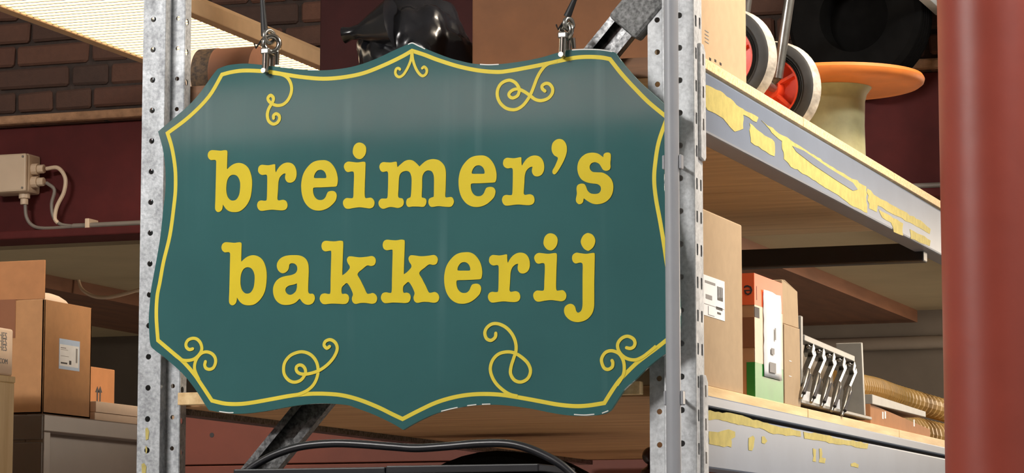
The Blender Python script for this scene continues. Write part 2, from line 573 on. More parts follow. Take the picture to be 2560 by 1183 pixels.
# lit ribbed lamp above the cabinet, upper left of the picture
ZL_ = 2.90
LX0, LX1, LY0, LY1 = -3.275, -2.93, 4.75, 6.66
e = empty('ceiling_light', ((LX0 + LX1) / 2, (LY0 + LY1) / 2, ZL_), 'bright ribbed light panel hanging before the brick wall', 'ceiling light')
MB().box((LX0, LY0, ZL_), (LX1, LY1, ZL_ + .01)).build('diffuser', MAT['diffuser'], e)
rb = MB()
yy = LY0 + .01
while yy < LY1:
    rb.box((LX0, yy, ZL_ - .004), (LX1, yy + .006, ZL_ - .0005)); yy += .03
rb.build('rib_sheet', MAT['rib'], e)
MB().box((LX0 - .03, LY0 - .02, ZL_ - .008), (LX0, LY1 + .02, ZL_ + .03)).build('frame_rail', MAT['trim'], e, bevel=.003)
MB().box((LX1, LY0 - .02, ZL_ - .008), (LX1 + .03, LY1 + .02, ZL_ + .03)).build('frame_rail', MAT['trim'], e, bevel=.003)
MB().box((LX0, LY1, ZL_ - .008), (LX1, LY1 + .02, ZL_ + .03)).build('frame_rail', MAT['trim'], e, bevel=.003)
MB().box((LX0, LY0, ZL_ + .012), (LX1, LY1, ZL_ + .05)).build('housing', MAT['trim'], e)
for yy in (5.1, 6.3):
    MB().tube([((LX0 + LX1) / 2, yy, ZL_ + .05), ((LX0 + LX1) / 2, yy, ZC)], .005, 6).build('rod', MAT['steel'], e)

# cream batten, upper right corner
a = hz(2332, 20, 2.95)
tag(MB().box((a.x - .012, 4.4, 2.95), (a.x + .014, YW, 2.98)).build('timber_batten', MAT['white'], bevel=.002), 'cream batten overhead, running back to the brick wall', 'batten')

# ------------------------------------------------------------------ pallet rack
RX = -1.2541        # aisle face of the right upright
LXF = -2.2085       # outer face of the left upright
ZU = 2.4036         # top of the upper beam
ZLb = 1.8922        # top of the lower beam
TU = 2.4290         # top of upper boards
TL = 1.9090         # top of lower boards
PITCH = 0.0513
rack = empty('pallet_rack', ((RX + LXF) / 2, 5.35, 0), 'galvanised pallet rack with perforated uprights and grey shelf beams', 'rack')


def strip(mb, o, d, wd, z0, z1, hole=None, zh=0.0, s=0.5):
    """vertical sheet strip from o along d (2-D), with a column of holes"""
    o = Vector((o[0], o[1], 0)); d = Vector((d[0], d[1], 0)).normalized()
    P = lambda u, z: o + d * u + Vector((0, 0, z))
    if hole is None:
        mb.add([P(0, z0), P(wd, z0), P(wd, z1), P(0, z1)], [(0, 1, 2, 3)])
        return
    n0 = math.ceil((z0 - zh) / PITCH + .5); n1 = math.floor((z1 - zh) / PITCH - .5)
    cu = wd * s; hp = PITCH / 2
    first, last = zh + n0 * PITCH - hp, zh + n1 * PITCH + hp
    mb.add([P(0, z0), P(wd, z0), P(wd, first), P(0, first)], [(0, 1, 2, 3)])
    mb.add([P(0, last), P(wd, last), P(wd, z1), P(0, z1)], [(0, 1, 2, 3)])
    cor = [math.atan2(b, a_) for a_, b in ((wd - cu, hp), (-cu, hp), (-cu, -hp), (wd - cu, -hp))]
    ang = sorted(set([round(x, 6) for x in cor] + [round(-math.pi + (k + .5) * math.pi / 8, 6) for k in range(16)]))
    inner, outer = [], []
    for t in ang:
        c, s_ = math.cos(t), math.sin(t)
        if hole[0] == 'r':
            inner.append((cu + c * hole[1], s_ * hole[1]))
        else:
            k = min(hole[1] / max(abs(c), 1e-6), hole[2] / max(abs(s_), 1e-6)); inner.append((cu + c * k, s_ * k))
        ks = []
        if c > 1e-6: ks.append((wd - cu) / c)
        if c < -1e-6: ks.append(-cu / c)
        if abs(s_) > 1e-6: ks.append(hp / abs(s_))
        k = min(ks); outer.append((cu + c * k, s_ * k))
    m = len(ang)
    fs = [(i, (i + 1) % m, (i + 1) % m + m, i + m) for i in range(m)]
    for q in range(n0, n1 + 1):
        zc = zh + q * PITCH
        mb.add([P(u, zc + v) for u, v in inner] + [P(u, zc + v) for u, v in outer], fs)


def upright(ax, sg, mw, fw_, y0, mat, zt=3.15, hm=2.3326, hf=2.42, hs=2.40, rm=.0048, rf=.0037, dep=.043):
    mb = MB()
    st = .0215
    strip(mb, (ax, y0), (sg, 0), mw, 0, zt, ('r', rm), hm, .45)
    strip(mb, (ax + sg * mw, y0), (0, 1), st, 0, zt)
    strip(mb, (ax + sg * mw, y0 + st), (sg, 0), fw_, 0, zt, ('r', rf), hf, .5)
    strip(mb, (ax + sg * (mw + fw_), y0 + st), (0, 1), .022, 0, zt, ('r', .0055), hf - .006, .34)
    strip(mb, (ax, y0), (0, 1), dep / 2, 0, zt, ('q', .0042, .009), hs, .5)
    strip(mb, (ax, y0 + dep / 2), (0, 1), dep / 2, 0, zt, ('q', .0042, .009), hs, .5)
    strip(mb, (ax, y0 + dep), (sg, 0), mw, 0, zt)
    return mb.build('upright', mat, rack, solid=.002, weld=True)


lf = hy(439, 46.5, Y0 + .0215).z
rf_ = hy(1645, 50, Y0 + .0215).z
sl = hx(1742, 55, RX).z
U1 = upright(LXF, 1, .0405, .0245, Y0, MAT['galv'], hm=hy(375, 353, Y0).z, hf=lf)
U2 = upright(RX, -1, .050, .030, Y0, MAT['galv2'], hm=hy(1695, 120, Y0).z, hf=rf_, hs=sl, rf=.0044)
upright(RX, -1, .050, .030, 6.62, MAT['galv2'])
upright(LXF, 1, .050, .030, 6.62, MAT['galv'])
# bits of old yellow paint on the left upright
for (px, py, ww, hh) in ((368, 1085, 9, 26), (366, 1125, 5, 14), (360, 1172, 12, 22)):
    a = hy(px - ww / 2, py - hh / 2, Y0 - .0015); b = hy(px + ww / 2, py + hh / 2, Y0 - .0015)
    MB().prism([(a.x, a.y, a.z), ((a.x + b.x) / 2, a.y, a.z + .002), (b.x, a.y, a.z - .004), (b.x - .001, a.y, b.z), (a.x + .001, a.y, b.z - .002)], (0, -.0004, 0)).build('paint_flake', MAT['residue'], U1)

# diagonal brace (lipped channel) across the end frame
YB_ = Y0 + .023
a = hy(640, 1183, YB_); b = hy(1606, 0, YB_)
dr = (b - a).normalized()
a = a - dr * .35; b = b + dr * .10
nn = Vector((-dr.z, 0, dr.x))  # in-plane normal (up-left)
yv = Vector((0, 1, 0))
wv, lip, dp = .024, .011, .018
prof = [(nn * (wv - lip)), (nn * wv), (nn * wv + yv * dp), (-nn * wv + yv * dp), (-nn * wv), (-nn * (wv - lip))]
cb = MB()
for i in range(5):
    cb.add([a + prof[i], a + prof[i + 1], b + prof[i + 1], b + prof[i]], [(0, 1, 2, 3)])
br = cb.build('diagonal_brace', MAT['brace'], rack, solid=.002, weld=True)
c0 = hy(1556, 70, YB_); c1 = hy(1640, -30, YB_)
ws = .031
MB().prism([c0 + nn * ws - yv * .006, c0 + nn * ws + yv * .028, c0 - nn * ws + yv * .028, c0 - nn * ws - yv * .006], c1 - c0).build('tape_sleeve', MAT['sleeve'], br, bevel=.006)

# cross ties of the frames
MB().box((LXF + .03, Y0 + .01, 2.93), (RX - .03, Y0 + .04, 2.97)).build('top_tie', MAT['brace'], rack, bevel=.003)
MB().box((LXF + .03, 6.06, 2.285), (RX - .02, 6.10, 2.325)).build('cross_bar', MAT['blacksteel'], rack, bevel=.003)
MB().box((LXF + .03, 6.06, 1.78), (RX - .02, 6.10, 1.82)).build('cross_bar', MAT['blacksteel'], rack, bevel=.003)
# thin rear support angles under the boards
for z in (ZU, ZLb):
    MB().box((LXF + .012, Y0 + .044, z - .010), (LXF + .045, 6.5, z)).build('support_angle', MAT['brace'], rack)

# shelf beams along the aisle
YB0, YB1 = Y0 + .045, 6.62
bu = MB().box((RX - .042, YB0, 2.3058), (RX + .001, YB1, ZU)).build('shelf_beam', MAT['beam'], rack, bevel=.004)
bl = MB().box((RX - .042, YB0, 1.7799), (RX + .001, YB1, 1.8690)).build('shelf_beam', MAT['beam'], rack, bevel=.003)
MB().box((RX - .040, YB0, 1.8750), (RX + .004, YB1, ZLb)).build('top_rail', MAT['beam'], bl, bevel=.002)
MB().box((RX - .042, YB0, 1.868), (RX - .012, YB1, 1.876)).build('groove', MAT['blacksteel'], bl)


def connector(z0, z1, par):
    m = MB()
    x0, x1 = RX + .0012, RX + .0062
    ya, yb = Y0 + .019, Y0 + .047
    m.prism([(x0, ya, z0 + .004), (x0, yb - .006, z0), (x0, yb, z0 + .006), (x0, yb, z1 - .012), (x0, yb - .012, z1), (x0, ya, z1)], (x1 - x0, 0, 0))
    c = m.build('connector', MAT['galv2'], par, bevel=.0012)
    k = z1 - .025
    while k > z0 + .02:
        MB().box((x1 - .001, ya + .010, k - .009), (x1 + .0004, ya + .016, k + .009)).build('slot', MAT['ink'], c)
        k -= PITCH


connector(hx(1750, 402, RX).z, hx(1750, 112, RX).z, bu)
connector(hx(1750, 1200, RX).z, hx(1750, 937, RX).z, bl)


# old tape residue on the beams, traced on the beam faces
def residue(pts, par, off=.0016):
    P = []
    for i in range(len(pts)):
        p, q = Vector(pts[i]), Vector(pts[(i + 1) % len(pts)])
        L = (q - p).length
        k = max(1, int(L / 9))
        for j in range(k):
            t = p.lerp(q, j / k)
            if j: t += Vector((random.uniform(-2, 2), random.uniform(-2, 2)))
            P.append(hx(t.x, t.y, RX + off))
    MB().prism(P, (-.0005, 0, 0)).build('tape_residue', MAT['residue'], par)


def z6(pts, ox, oy, k): return [(ox + x / k, oy + y / k) for x, y in pts]


for pts in (
    [(42, 150), (130, 185), (230, 270), (330, 325), (320, 350), (250, 310), (250, 385), (205, 400), (160, 350), (120, 315), (60, 285), (45, 240)],
    [(283, 355), (330, 395), (415, 455), (415, 530), (350, 495), (290, 455)],
    [(345, 340), (420, 395), (500, 445), (640, 535), (780, 620), (900, 690), (905, 830), (830, 795), (700, 705), (600, 640), (500, 585), (465, 545), (455, 450), (400, 405)],
    [(905, 700), (960, 745), (1060, 800), (1200, 880), (1240, 915), (1235, 940), (1130, 880), (1030, 830), (960, 790), (955, 825), (915, 805)],
    [(965, 810), (1010, 835), (1095, 885), (1095, 950), (1045, 930), (1030, 880), (985, 855)],
    [(1130, 915), (1190, 945), (1240, 975), (1235, 1005), (1180, 985), (1135, 965)],
):
    residue(z6(pts, 1740, 140, 2.113), bu)
for pts in (  # bare grey gap inside the long patch stays grey: strip of beam paint on top
    [(510, 475), (570, 500), (700, 590), (830, 670), (855, 705), (830, 712), (740, 655), (620, 575), (530, 505)],
):
    P = [hx(x, y, RX + .0022) for x, y in z6(pts, 1740, 140, 2.113)]
    MB().prism(P, (-.0007, 0, 0)).build('bare_patch', MAT['beam'], bu)
for pts in (
    [(108, 275), (400, 310), (700, 400), (1080, 490), (1085, 545), (900, 525), (760, 505), (700, 470), (560, 440), (400, 410), (200, 365), (108, 370)],
    [(1110, 495), (1300, 520), (1500, 570), (1780, 615), (1770, 670), (1700, 665), (1600, 635), (1450, 625), (1300, 590), (1120, 565)],
    [(135, 490), (230, 500), (340, 470), (405, 495), (405, 550), (365, 570), (365, 655), (240, 640), (135, 620)],
    [(545, 560), (590, 535), (608, 560), (600, 610), (580, 690), (545, 685)],
    [(680, 545), (705, 540), (738, 590), (710, 620), (680, 610)],
    [(1207, 665), (1240, 680), (1240, 805), (1207, 800)],
    [(1272, 670), (1295, 665), (1300, 760), (1340, 770), (1330, 820), (1270, 810)],
    [(1600, 825), (1640, 812), (1680, 835), (1675, 868), (1600, 850)],
):
    residue(z6(pts, 1740, 960, 4.129), bl)

# shelf boards
YE = [(Y0 + .050, 4.98), (4.985, 5.72), (5.725, 6.46)]
nm = ('nearest the sign', 'in the middle of the rack', 'at the back against the wall')
for i, (ya, yb) in enumerate(YE):
    e = empty('shelf_board', ((RX + LXF) / 2, (ya + yb) / 2, ZU + .008), 'upper chipboard shelf panel ' + nm[i], 'shelf', 'upper shelf panels')
    MB().box((LXF + .045, ya, ZU + .009), (RX - .012, yb, TU)).build('panel', MAT['board_up'], e, bevel=.001)
    MB().box((RX - .012, ya, ZU + .009), (RX - .006, yb, TU)).build('edge_strip', MAT['board_edge'], e, bevel=.001)
    if i == 0: MB().box((LXF + .045, ya - .006, ZU - .008), (RX - .045, ya, TU)).build('end_strip', MAT['edge_shaded'], e, bevel=.001)  # added brown strip, its dark tone partly painted shade
    MB().box((LXF + .05, ya, ZU), (RX - .02, yb, ZU + .009)).build('underlay', MAT['board_up'], e)
    e = empty('shelf_board', ((RX + LXF) / 2, (ya + yb) / 2, ZLb), 'lower wooden shelf panel ' + nm[i], 'shelf', 'lower shelf panels')
    MB().box((LXF + .012, ya, ZLb), (RX - .012, yb, TL)).build('panel', MAT['board'], e, bevel=.001)
    MB().box((RX - .012, ya, ZLb), (RX - .004, yb, TL)).build('edge_strip', MAT['pine'], e, bevel=.001)
# pine lath along the front end of the lower shelf
tag(MB().box((LXF + .072, Y0 + .000, TL - .016), (RX - .09, Y0 + .018, TL + .004)).build('pine_lath', MAT['pine'], bevel=.001), 'pale pine lath along the front end of the lower shelf', 'lath')

# ------------------------------------------------------------------ grey conduit on the right upright
YP = 4.212
a = hy(1681, 590, YP)
e = empty('conduit_pipe', (a.x, YP, 0), 'grey plastic conduit standing in front of the right upright', 'pipe')
MB().tube([(a.x, YP, 0), (a.x, YP, 3.15)], .0112, 20).build('tube', MAT['pvc'], e, smooth=True)
for py in (405, 995):
    z = hy(1681, py, YP).z
    m = MB()
    for s in (-1, 1):
        m.box((a.x + s * .0112, YP - .002, z - .011), (a.x + s * .0155, YP + .010, z + .011))
    m.box((a.x - .0155, YP + .009, z - .011), (a.x + .0155, YP + .0125, z + .011))
    m.build('clip', MAT['pvc'], e, bevel=.0015)
    MB().tube([(a.x, YP + .012, z), (a.x, Y0 - .001, z)], .003, 8).build('screw', MAT['steel'], e)

# ------------------------------------------------------------------ the sign
YS = 4.235
sign = empty('hanging_sign', (-1.72, YS, 1.84), 'green hanging sign with scalloped outline and yellow lettering', 'sign')
OUT = [(544, 172.4, 1), (571, 163), (615, 159), (669, 164), (723, 170.7), (784, 175.8), (835, 174), (886, 165.6), (936, 148.7), (987, 125), (1031, 105.5, 1),
       (1071.6, 125), (1120, 143.7), (1146, 151), (1186, 159.5), (1240, 161), (1301, 154), (1352, 144), (1393, 132), (1420, 125.4), (1453, 122), (1487, 122), (1521, 125.4), (1538, 132, 1),
       (1565, 167.6), (1599, 204.8), (1633, 235), (1661, 260), (1692, 281, 1), (1677, 340), (1664, 400), (1660, 450), (1664, 510), (1676, 575), (1687, 640), (1696, 720), (1700, 790), (1696, 856, 1),
       (1668, 881), (1641, 901), (1615, 923), (1590, 948), (1564, 971), (1551, 989), (1536, 1012), (1525, 1027), (1505, 1036), (1467, 1040), (1424, 1039), (1381, 1033), (1324, 1021.6), (1266, 1014), (1223, 1012), (1180, 1014.4), (1133, 1022), (1090, 1034), (1047, 1053), (1008, 1075, 1),
       (975, 1056), (932, 1036), (889, 1020), (867, 1013), (816, 1009), (766, 1011), (715, 1018.5), (664, 1028), (614, 1034), (570, 1034), (522, 1026, 1), (512, 1011), (488.5, 974), (455, 933), (411, 894), (387, 876), (376, 862), (372.8, 828), (371.8, 795), (375, 751), (378, 722), (388, 667), (400, 597), (408, 525), (413.5, 475), (413.5, 425), (407.5, 375), (395, 329, 1), (435, 295), (470, 265), (500, 232), (530, 190)]
LINE = [(555, 186.6, 1), (581, 180), (615, 176.5), (669, 179.2), (717, 187), (757, 193), (808, 197), (858, 193.3), (909, 183), (960, 163), (1004, 142), (1030, 127, 1),
        (1061, 137), (1095, 150), (1146, 166), (1196, 176.3), (1240, 180), (1268, 178), (1318, 169.3), (1369, 159), (1403, 151.4), (1437, 144.5), (1470, 142.3), (1504, 144), (1525, 148, 1),
        (1555, 186), (1589, 223), (1623, 257), (1668, 294, 1), (1647, 355), (1638, 410), (1635.6, 451), (1640, 497), (1651, 557), (1661.5, 621), (1672, 700), (1677, 780), (1671, 847, 1),
        (1641, 870.7), (1615, 890), (1590, 909.6), (1564, 935), (1547.6, 952.7), (1531, 976), (1511, 1008, 1), (1473, 1014), (1439, 1015.8), (1396, 1012), (1352, 1004), (1320, 998), (1262, 988.5), (1219, 985.5), (1176, 987), (1133, 994), (1090, 1007), (1047, 1027), (1006.6, 1048, 1),
        (981, 1036), (946, 1018.7), (903, 1001.4), (867, 991), (833, 986), (783, 984.7), (732, 989), (681, 998), (630, 1007), (597, 1010.5), (563, 1009.4), (530, 1002, 1), (505, 964), (485, 935), (458, 904.5), (428, 879), (395, 851, 1), (391, 792), (393, 742), (400, 705), (409, 655), (425, 588), (435, 515), (439, 470), (438, 421), (430, 370), (419, 333, 1), (472, 293), (522, 242)]


def S2(p, off=0.0):
    q = hy(p[0], p[1], YS)
    return Vector((q.x, q.z))


def plate(loops, y_front, y_back, name, mats, parent, bevel=0.0):
    """flat plate from 2-D loops (outer first, then holes) in the sign plane"""
    L3 = [[Vector((p.x, 0, p.y)) for p in lp] for lp in loops]
    tris = tessellate_polygon(L3)
    flat = [p for lp in L3 for p in lp]
    n = len(flat)
    m = MB()
    vs = [Vector((p.x, y_front, p.z)) for p in flat] + [Vector((p.x, y_back, p.z)) for p in flat]
    m.add(vs, [tuple(t) for t in tris] + [tuple(i + n for i in t) for t in tris], 0)
    k = 0
    side = []
    for lp in loops:
        q = len(lp)
        side += [(k + i, k + (i + 1) % q, k + (i + 1) % q + n, k + i + n) for i in range(q)]
        k += q
    m.f += side; m.m += [len(mats) - 1] * len(side)
    return m.build(name, mats, parent, bevel=bevel)


outl = [S2(p) for p in crom(OUT, True, 5)]
board = plate([outl], YS, YS + .007, 'board', [MAT['sign'], MAT['sign_edge']], sign, bevel=.0009)


def ribbon(pts, wd, name, closed=False, mat='yellow_line', base=.0003, rise=.0004, taper=True):
    """raised painted line along 2-D pts in the sign plane; its height creeps up so that crossings stay clean"""
    n = len(pts)
    vs, fs = [], []
    for i, p in enumerate(pts):
        a_ = pts[i - 1] if (closed or i) else pts[0]
        b_ = pts[(i + 1) % n] if (closed or i < n - 1) else pts[-1]
        d1 = (p - a_); d2 = (b_ - p)
        if d1.length < 1e-9: d1 = d2
        if d2.length < 1e-9: d2 = d1
        d1 = d1.normalized(); d2 = d2.normalized()
        t = (d1 + d2).normalized()
        nr = Vector((-t.y, t.x))
        k = 1 / max(math.cos(math.acos(max(-1, min(1, d1.dot(d2)))) / 2), .4)
        h = wd / 2 * k
        y = YS - base - rise * i / n
        vs += [Vector((p.x + nr.x * h, y, p.y + nr.y * h)), Vector((p.x - nr.x * h, y, p.y - nr.y * h)),
               Vector((p.x + nr.x * h, YS - .00005, p.y + nr.y * h)), Vector((p.x - nr.x * h, YS - .00005, p.y - nr.y * h))]
    for i in range(n if closed else n - 1):
        j = (i + 1) % n
        a4, b4 = i * 4, j * 4
        fs += [(a4, a4 + 1, b4 + 1, b4), (a4, b4, b4 + 2, a4 + 2), (a4 + 1, a4 + 3, b4 + 3, b4 + 1)]
    m = MB().add(vs, fs)
    if not closed:  # round end
        c = pts[-1]; y = YS - base - rise * 1.02
        ring = [Vector((c.x + math.cos(q * math.pi / 8) * wd / 2, y, c.y + math.sin(q * math.pi / 8) * wd / 2)) for q in range(16)]
        m.add(ring, [tuple(range(16))])
    return m.build(name, MAT[mat], sign)


o = ribbon([S2(p) for p in crom(LINE, True, 5)], .0064, 'border_line', True, rise=0.0)
tag(o, 'yellow border line following the edge')


def scroll(pts, ox, oy, k, wd=.0054):
    c = crom([(ox + x / k, oy + y / k) for x, y in pts], False, 5)
    return ribbon([S2(p) for p in c], wd, 'scroll', base=.0008, rise=.0006)


SCR = [
    ([(250, 105), (420, 130), (530, 180), (600, 280), (628, 400), (610, 520), (550, 640), (460, 720), (350, 742), (250, 712), (180, 655), (163, 590), (215, 540), (268, 590), (262, 655), (220, 730), (168, 830), (150, 940), (180, 1050), (260, 1108), (340, 1085), (388, 1010), (380, 940), (325, 905), (275, 940), (275, 995)], 650, 170, 7.89, .0052),
    ([(1290, 100), (1180, 130), (1060, 190), (960, 310), (890, 440), (840, 570), (790, 700), (720, 840), (620, 970), (510, 1045), (400, 1062), (270, 1025), (160, 920), (108, 780), (125, 640), (205, 530), (340, 480), (450, 518), (520, 600), (543, 680), (510, 780), (420, 830), (350, 800), (345, 735), (420, 672), (520, 655), (640, 705), (750, 780), (860, 860), (980, 882), (1110, 838), (1190, 740), (1198, 640), (1140, 558), (1060, 545), (995, 590), (1000, 650), (1050, 695)], 1230, 140, 7.889, .0052),
    ([(708, 220), (690, 430), (640, 590), (560, 760), (460, 910), (350, 978), (260, 940), (225, 850), (250, 750), (310, 718), (362, 755)], 970, 110, 11.83, .0044),
    ([(716, 220), (735, 430), (790, 630), (870, 800), (970, 920), (1060, 945), (1140, 870), (1152, 760), (1080, 680), (1022, 720)], 970, 110, 11.83, .0044),
    ([(-60, 545), (60, 640), (180, 700), (320, 705), (450, 670), (560, 580), (630, 470), (640, 370), (600, 260), (520, 180), (420, 160), (310, 200), (255, 290), (265, 380), (335, 437), (420, 420)], 440, 830, 9.858, .0052),
    ([(570, 1180), (490, 1010), (460, 870), (490, 720), (560, 600), (650, 520), (770, 495), (890, 540), (970, 640), (980, 760), (930, 880), (840, 925), (750, 900), (715, 820), (735, 735)], 440, 830, 9.858, .0052),
    ([(300, 1045), (420, 1010), (520, 960), (610, 880), (670, 770), (695, 640), (670, 500), (590, 390), (480, 335), (370, 335), (240, 390), (150, 500), (128, 620), (150, 720), (220, 800), (310, 828), (410, 795), (475, 710), (488, 630), (450, 565), (390, 545), (340, 580), (345, 645), (400, 688), (500, 695), (620, 670), (740, 620), (860, 530), (960, 410), (1010, 280), (980, 180), (900, 130), (820, 155), (795, 220), (840, 270), (885, 240)], 690, 830, 6.572, .0052),
    ([(560, 1080), (470, 1060), (380, 1010), (280, 920), (215, 810), (195, 700), (230, 590), (310, 512), (420, 485), (520, 500), (620, 560), (700, 640), (735, 740), (700, 840), (610, 890), (520, 865), (468, 780), (475, 680), (510, 570), (540, 470), (535, 360), (490, 250), (410, 160), (310, 110), (220, 110), (150, 160), (122, 230), (145, 305), (205, 330), (260, 290), (270, 235)], 1190, 790, 5.377, .0052),
    ([(950, 270), (850, 355), (750, 430), (640, 475), (520, 455), (430, 390), (385, 300), (390, 220), (450, 150), (530, 125), (610, 160), (640, 220), (620, 280), (570, 305), (515, 295)], 1480, 820, 5.915, .0052),
    ([(370, 850), (430, 760), (470, 680), (480, 580), (460, 470), (400, 380), (300, 340), (210, 360), (155, 430), (145, 500), (180, 590), (240, 615), (300, 580), (312, 520), (300, 485)], 1480, 820, 5.915, .0052),
]
for s in SCR: scroll(*s)

for c_ in ([(548, 1029), (570, 1032), (583, 1032)], [(1103, 1028.5), (1125, 1023), (1143, 1019)], [(1168, 1014.5), (1190, 1012)], [(1205, 1011), (1225, 1010.5)],
           [(1435, 1036.5), (1460, 1038), (1485, 1036)], [(1505, 1033.5), (1520, 1027.5)], [(1020, 111), (1031, 107.5), (1045, 114), (1062, 122)], [(1200, 160.8), (1222, 162), (1246, 161)],
           [(1430, 125), (1460, 123.5), (1500, 124.5), (1530, 129)]):
    ribbon([S2(p) for p in crom(c_, False, 4)], .0017, 'chip_and_glint', mat='white', base=.0002, rise=.0001)  # white chips along the bottom, painted highlight along the top edge

G = {}
G['b'] = (510, 370, 6.956, [
    [(70, 130), (85, 75), (130, 42), (200, 42), (290, 50), (350, 42), (392, 42), (410, 62), (411, 90), (408, 200), (404, 345), (410, 372, 1), (470, 315), (540, 275), (620, 262), (700, 285), (770, 345), (815, 440), (838, 560), (836, 700), (815, 850), (770, 960), (700, 1050), (620, 1105), (530, 1118), (450, 1105), (390, 1065), (350, 1010), (333, 985, 1), (328, 1040), (310, 1085), (270, 1115), (230, 1110), (203, 1075), (198, 1020), (203, 900), (208, 700), (214, 450), (218, 260), (214, 225), (195, 210), (150, 212), (120, 210), (85, 180)],
    [(523, 468), (575, 485), (615, 540), (635, 620), (632, 720), (615, 820), (570, 895), (515, 918), (460, 905), (415, 850), (393, 760), (393, 660), (405, 580), (430, 520), (470, 480)]])
G['r'] = (630, 390, 7.885, [
    [(125, 280), (140, 215), (190, 178), (250, 180), (320, 186), (380, 178), (440, 165), (463, 172, 1), (463, 240), (467, 300), (478, 325, 1), (510, 265), (560, 200), (630, 150), (710, 132), (790, 150), (850, 210), (880, 300), (880, 400), (850, 480), (800, 520), (750, 530), (700, 515), (665, 465), (658, 410), (670, 348, 1), (630, 352), (580, 390), (545, 440), (525, 520), (518, 640), (510, 760), (506, 850), (530, 880), (580, 872), (630, 868), (680, 895), (703, 950), (700, 1010), (665, 1058), (600, 1075), (500, 1070), (400, 1062), (300, 1072), (200, 1085), (150, 1070), (115, 1020), (107, 960), (130, 905), (180, 880), (240, 885), (280, 882), (297, 855), (303, 720), (306, 560), (306, 420), (297, 380), (270, 370), (210, 378), (165, 360), (135, 325)]])
G['e'] = (740, 390, 7.885, [
    [(520, 85), (600, 90), (680, 130), (750, 210), (800, 310), (825, 420), (828, 500), (815, 575), (790, 605), (700, 612), (500, 622), (370, 625), (343, 645), (340, 700), (355, 770), (390, 830), (440, 865), (500, 872), (550, 855), (590, 810), (610, 760), (640, 710), (700, 692), (760, 700), (800, 745), (806, 810), (780, 890), (720, 960), (640, 1025), (550, 1065), (460, 1080), (350, 1065), (250, 1005), (170, 900), (125, 770), (108, 620), (115, 500), (145, 370), (210, 250), (310, 145), (410, 98)],
    [(490, 275), (540, 290), (580, 330), (602, 390), (600, 430), (570, 440), (480, 440), (390, 440), (362, 430), (362, 395), (385, 340), (430, 290)]])
G['i'] = (850, 350, 6.226, [
    [(65, 420), (80, 370), (125, 340), (180, 342), (270, 352), (350, 342), (385, 342), (400, 362), (400, 420), (395, 560), (390, 700), (388, 850), (400, 905), (440, 905), (490, 902), (530, 940), (540, 990), (520, 1045), (470, 1068), (400, 1060), (310, 1050), (220, 1060), (130, 1075), (80, 1055), (52, 1000), (58, 945), (100, 908), (150, 908), (195, 908), (212, 880), (216, 760), (222, 620), (222, 530), (212, 498), (180, 492), (130, 502), (90, 480)]],
    [(310, 42), (365, 60), (405, 110), (410, 175), (390, 240), (345, 290), (300, 300), (250, 280), (210, 225), (203, 170), (220, 100), (260, 55)])
G['m'] = (940, 390, 7.885, [
    [(72, 220), (90, 160), (140, 125), (220, 128), (300, 130), (390, 115), (413, 128), (418, 180), (428, 225, 1), (500, 160), (570, 105), (650, 80), (730, 92), (800, 145), (862, 212, 1), (920, 155), (1000, 95), (1080, 70), (1150, 65), (1240, 85), (1320, 150), (1365, 230), (1382, 340), (1380, 500), (1375, 680), (1368, 790), (1390, 820), (1440, 815), (1500, 815), (1535, 870), (1535, 930), (1500, 990), (1450, 1008), (1350, 1002), (1230, 992), (1110, 1008), (1060, 980), (1038, 920), (1050, 855), (1090, 825), (1130, 812), (1145, 780), (1148, 600), (1148, 440), (1135, 360), (1100, 305), (1040, 288), (980, 305), (935, 360), (915, 440), (913, 620), (905, 800), (930, 825), (975, 840), (998, 890), (985, 960), (940, 1005), (830, 1000), (720, 1000), (650, 1008), (610, 975), (600, 910), (620, 850), (660, 828), (688, 805), (700, 700), (708, 500), (700, 400), (665, 320), (600, 298), (530, 315), (475, 370), (455, 470), (448, 640), (440, 790), (465, 830), (520, 840), (550, 890), (545, 960), (500, 1010), (430, 1028), (340, 1012), (260, 1012), (160, 1045), (100, 1025), (60, 970), (58, 905), (100, 850), (150, 842), (205, 842), (232, 815), (240, 700), (245, 500), (245, 360), (235, 318), (210, 305), (140, 318), (95, 290)]])
G["'"] = (1360, 340, 6.226, [
    [(245, 48), (300, 65), (345, 125), (360, 210), (345, 300), (305, 400), (250, 500), (200, 575), (165, 600), (137, 580), (138, 535), (170, 480), (205, 400), (220, 350), (205, 328), (165, 305), (130, 250), (122, 180), (140, 110), (190, 62)]])
G['s'] = (1360, 340, 6.226, [
    [(770, 262), (840, 275), (895, 310), (925, 335, 1), (935, 285), (970, 262), (1015, 262), (1042, 290), (1042, 360), (1035, 430), (1040, 480), (1025, 525), (975, 545), (925, 530), (895, 485), (860, 435), (800, 410), (745, 425), (715, 470), (720, 520), (760, 560), (830, 568), (920, 575), (1000, 620), (1060, 690), (1082, 780), (1070, 890), (1020, 980), (940, 1040), (840, 1065), (760, 1055), (690, 1020), (640, 985), (622, 975, 1), (610, 1030), (580, 1060), (540, 1062), (508, 1030), (500, 985), (515, 900), (510, 820), (525, 770), (570, 745), (625, 748), (655, 785), (680, 850), (730, 895), (800, 905), (860, 890), (890, 840), (880, 785), (830, 750), (750, 740), (660, 720), (585, 675), (540, 600), (523, 510), (535, 420), (575, 345), (640, 290), (700, 268)]])
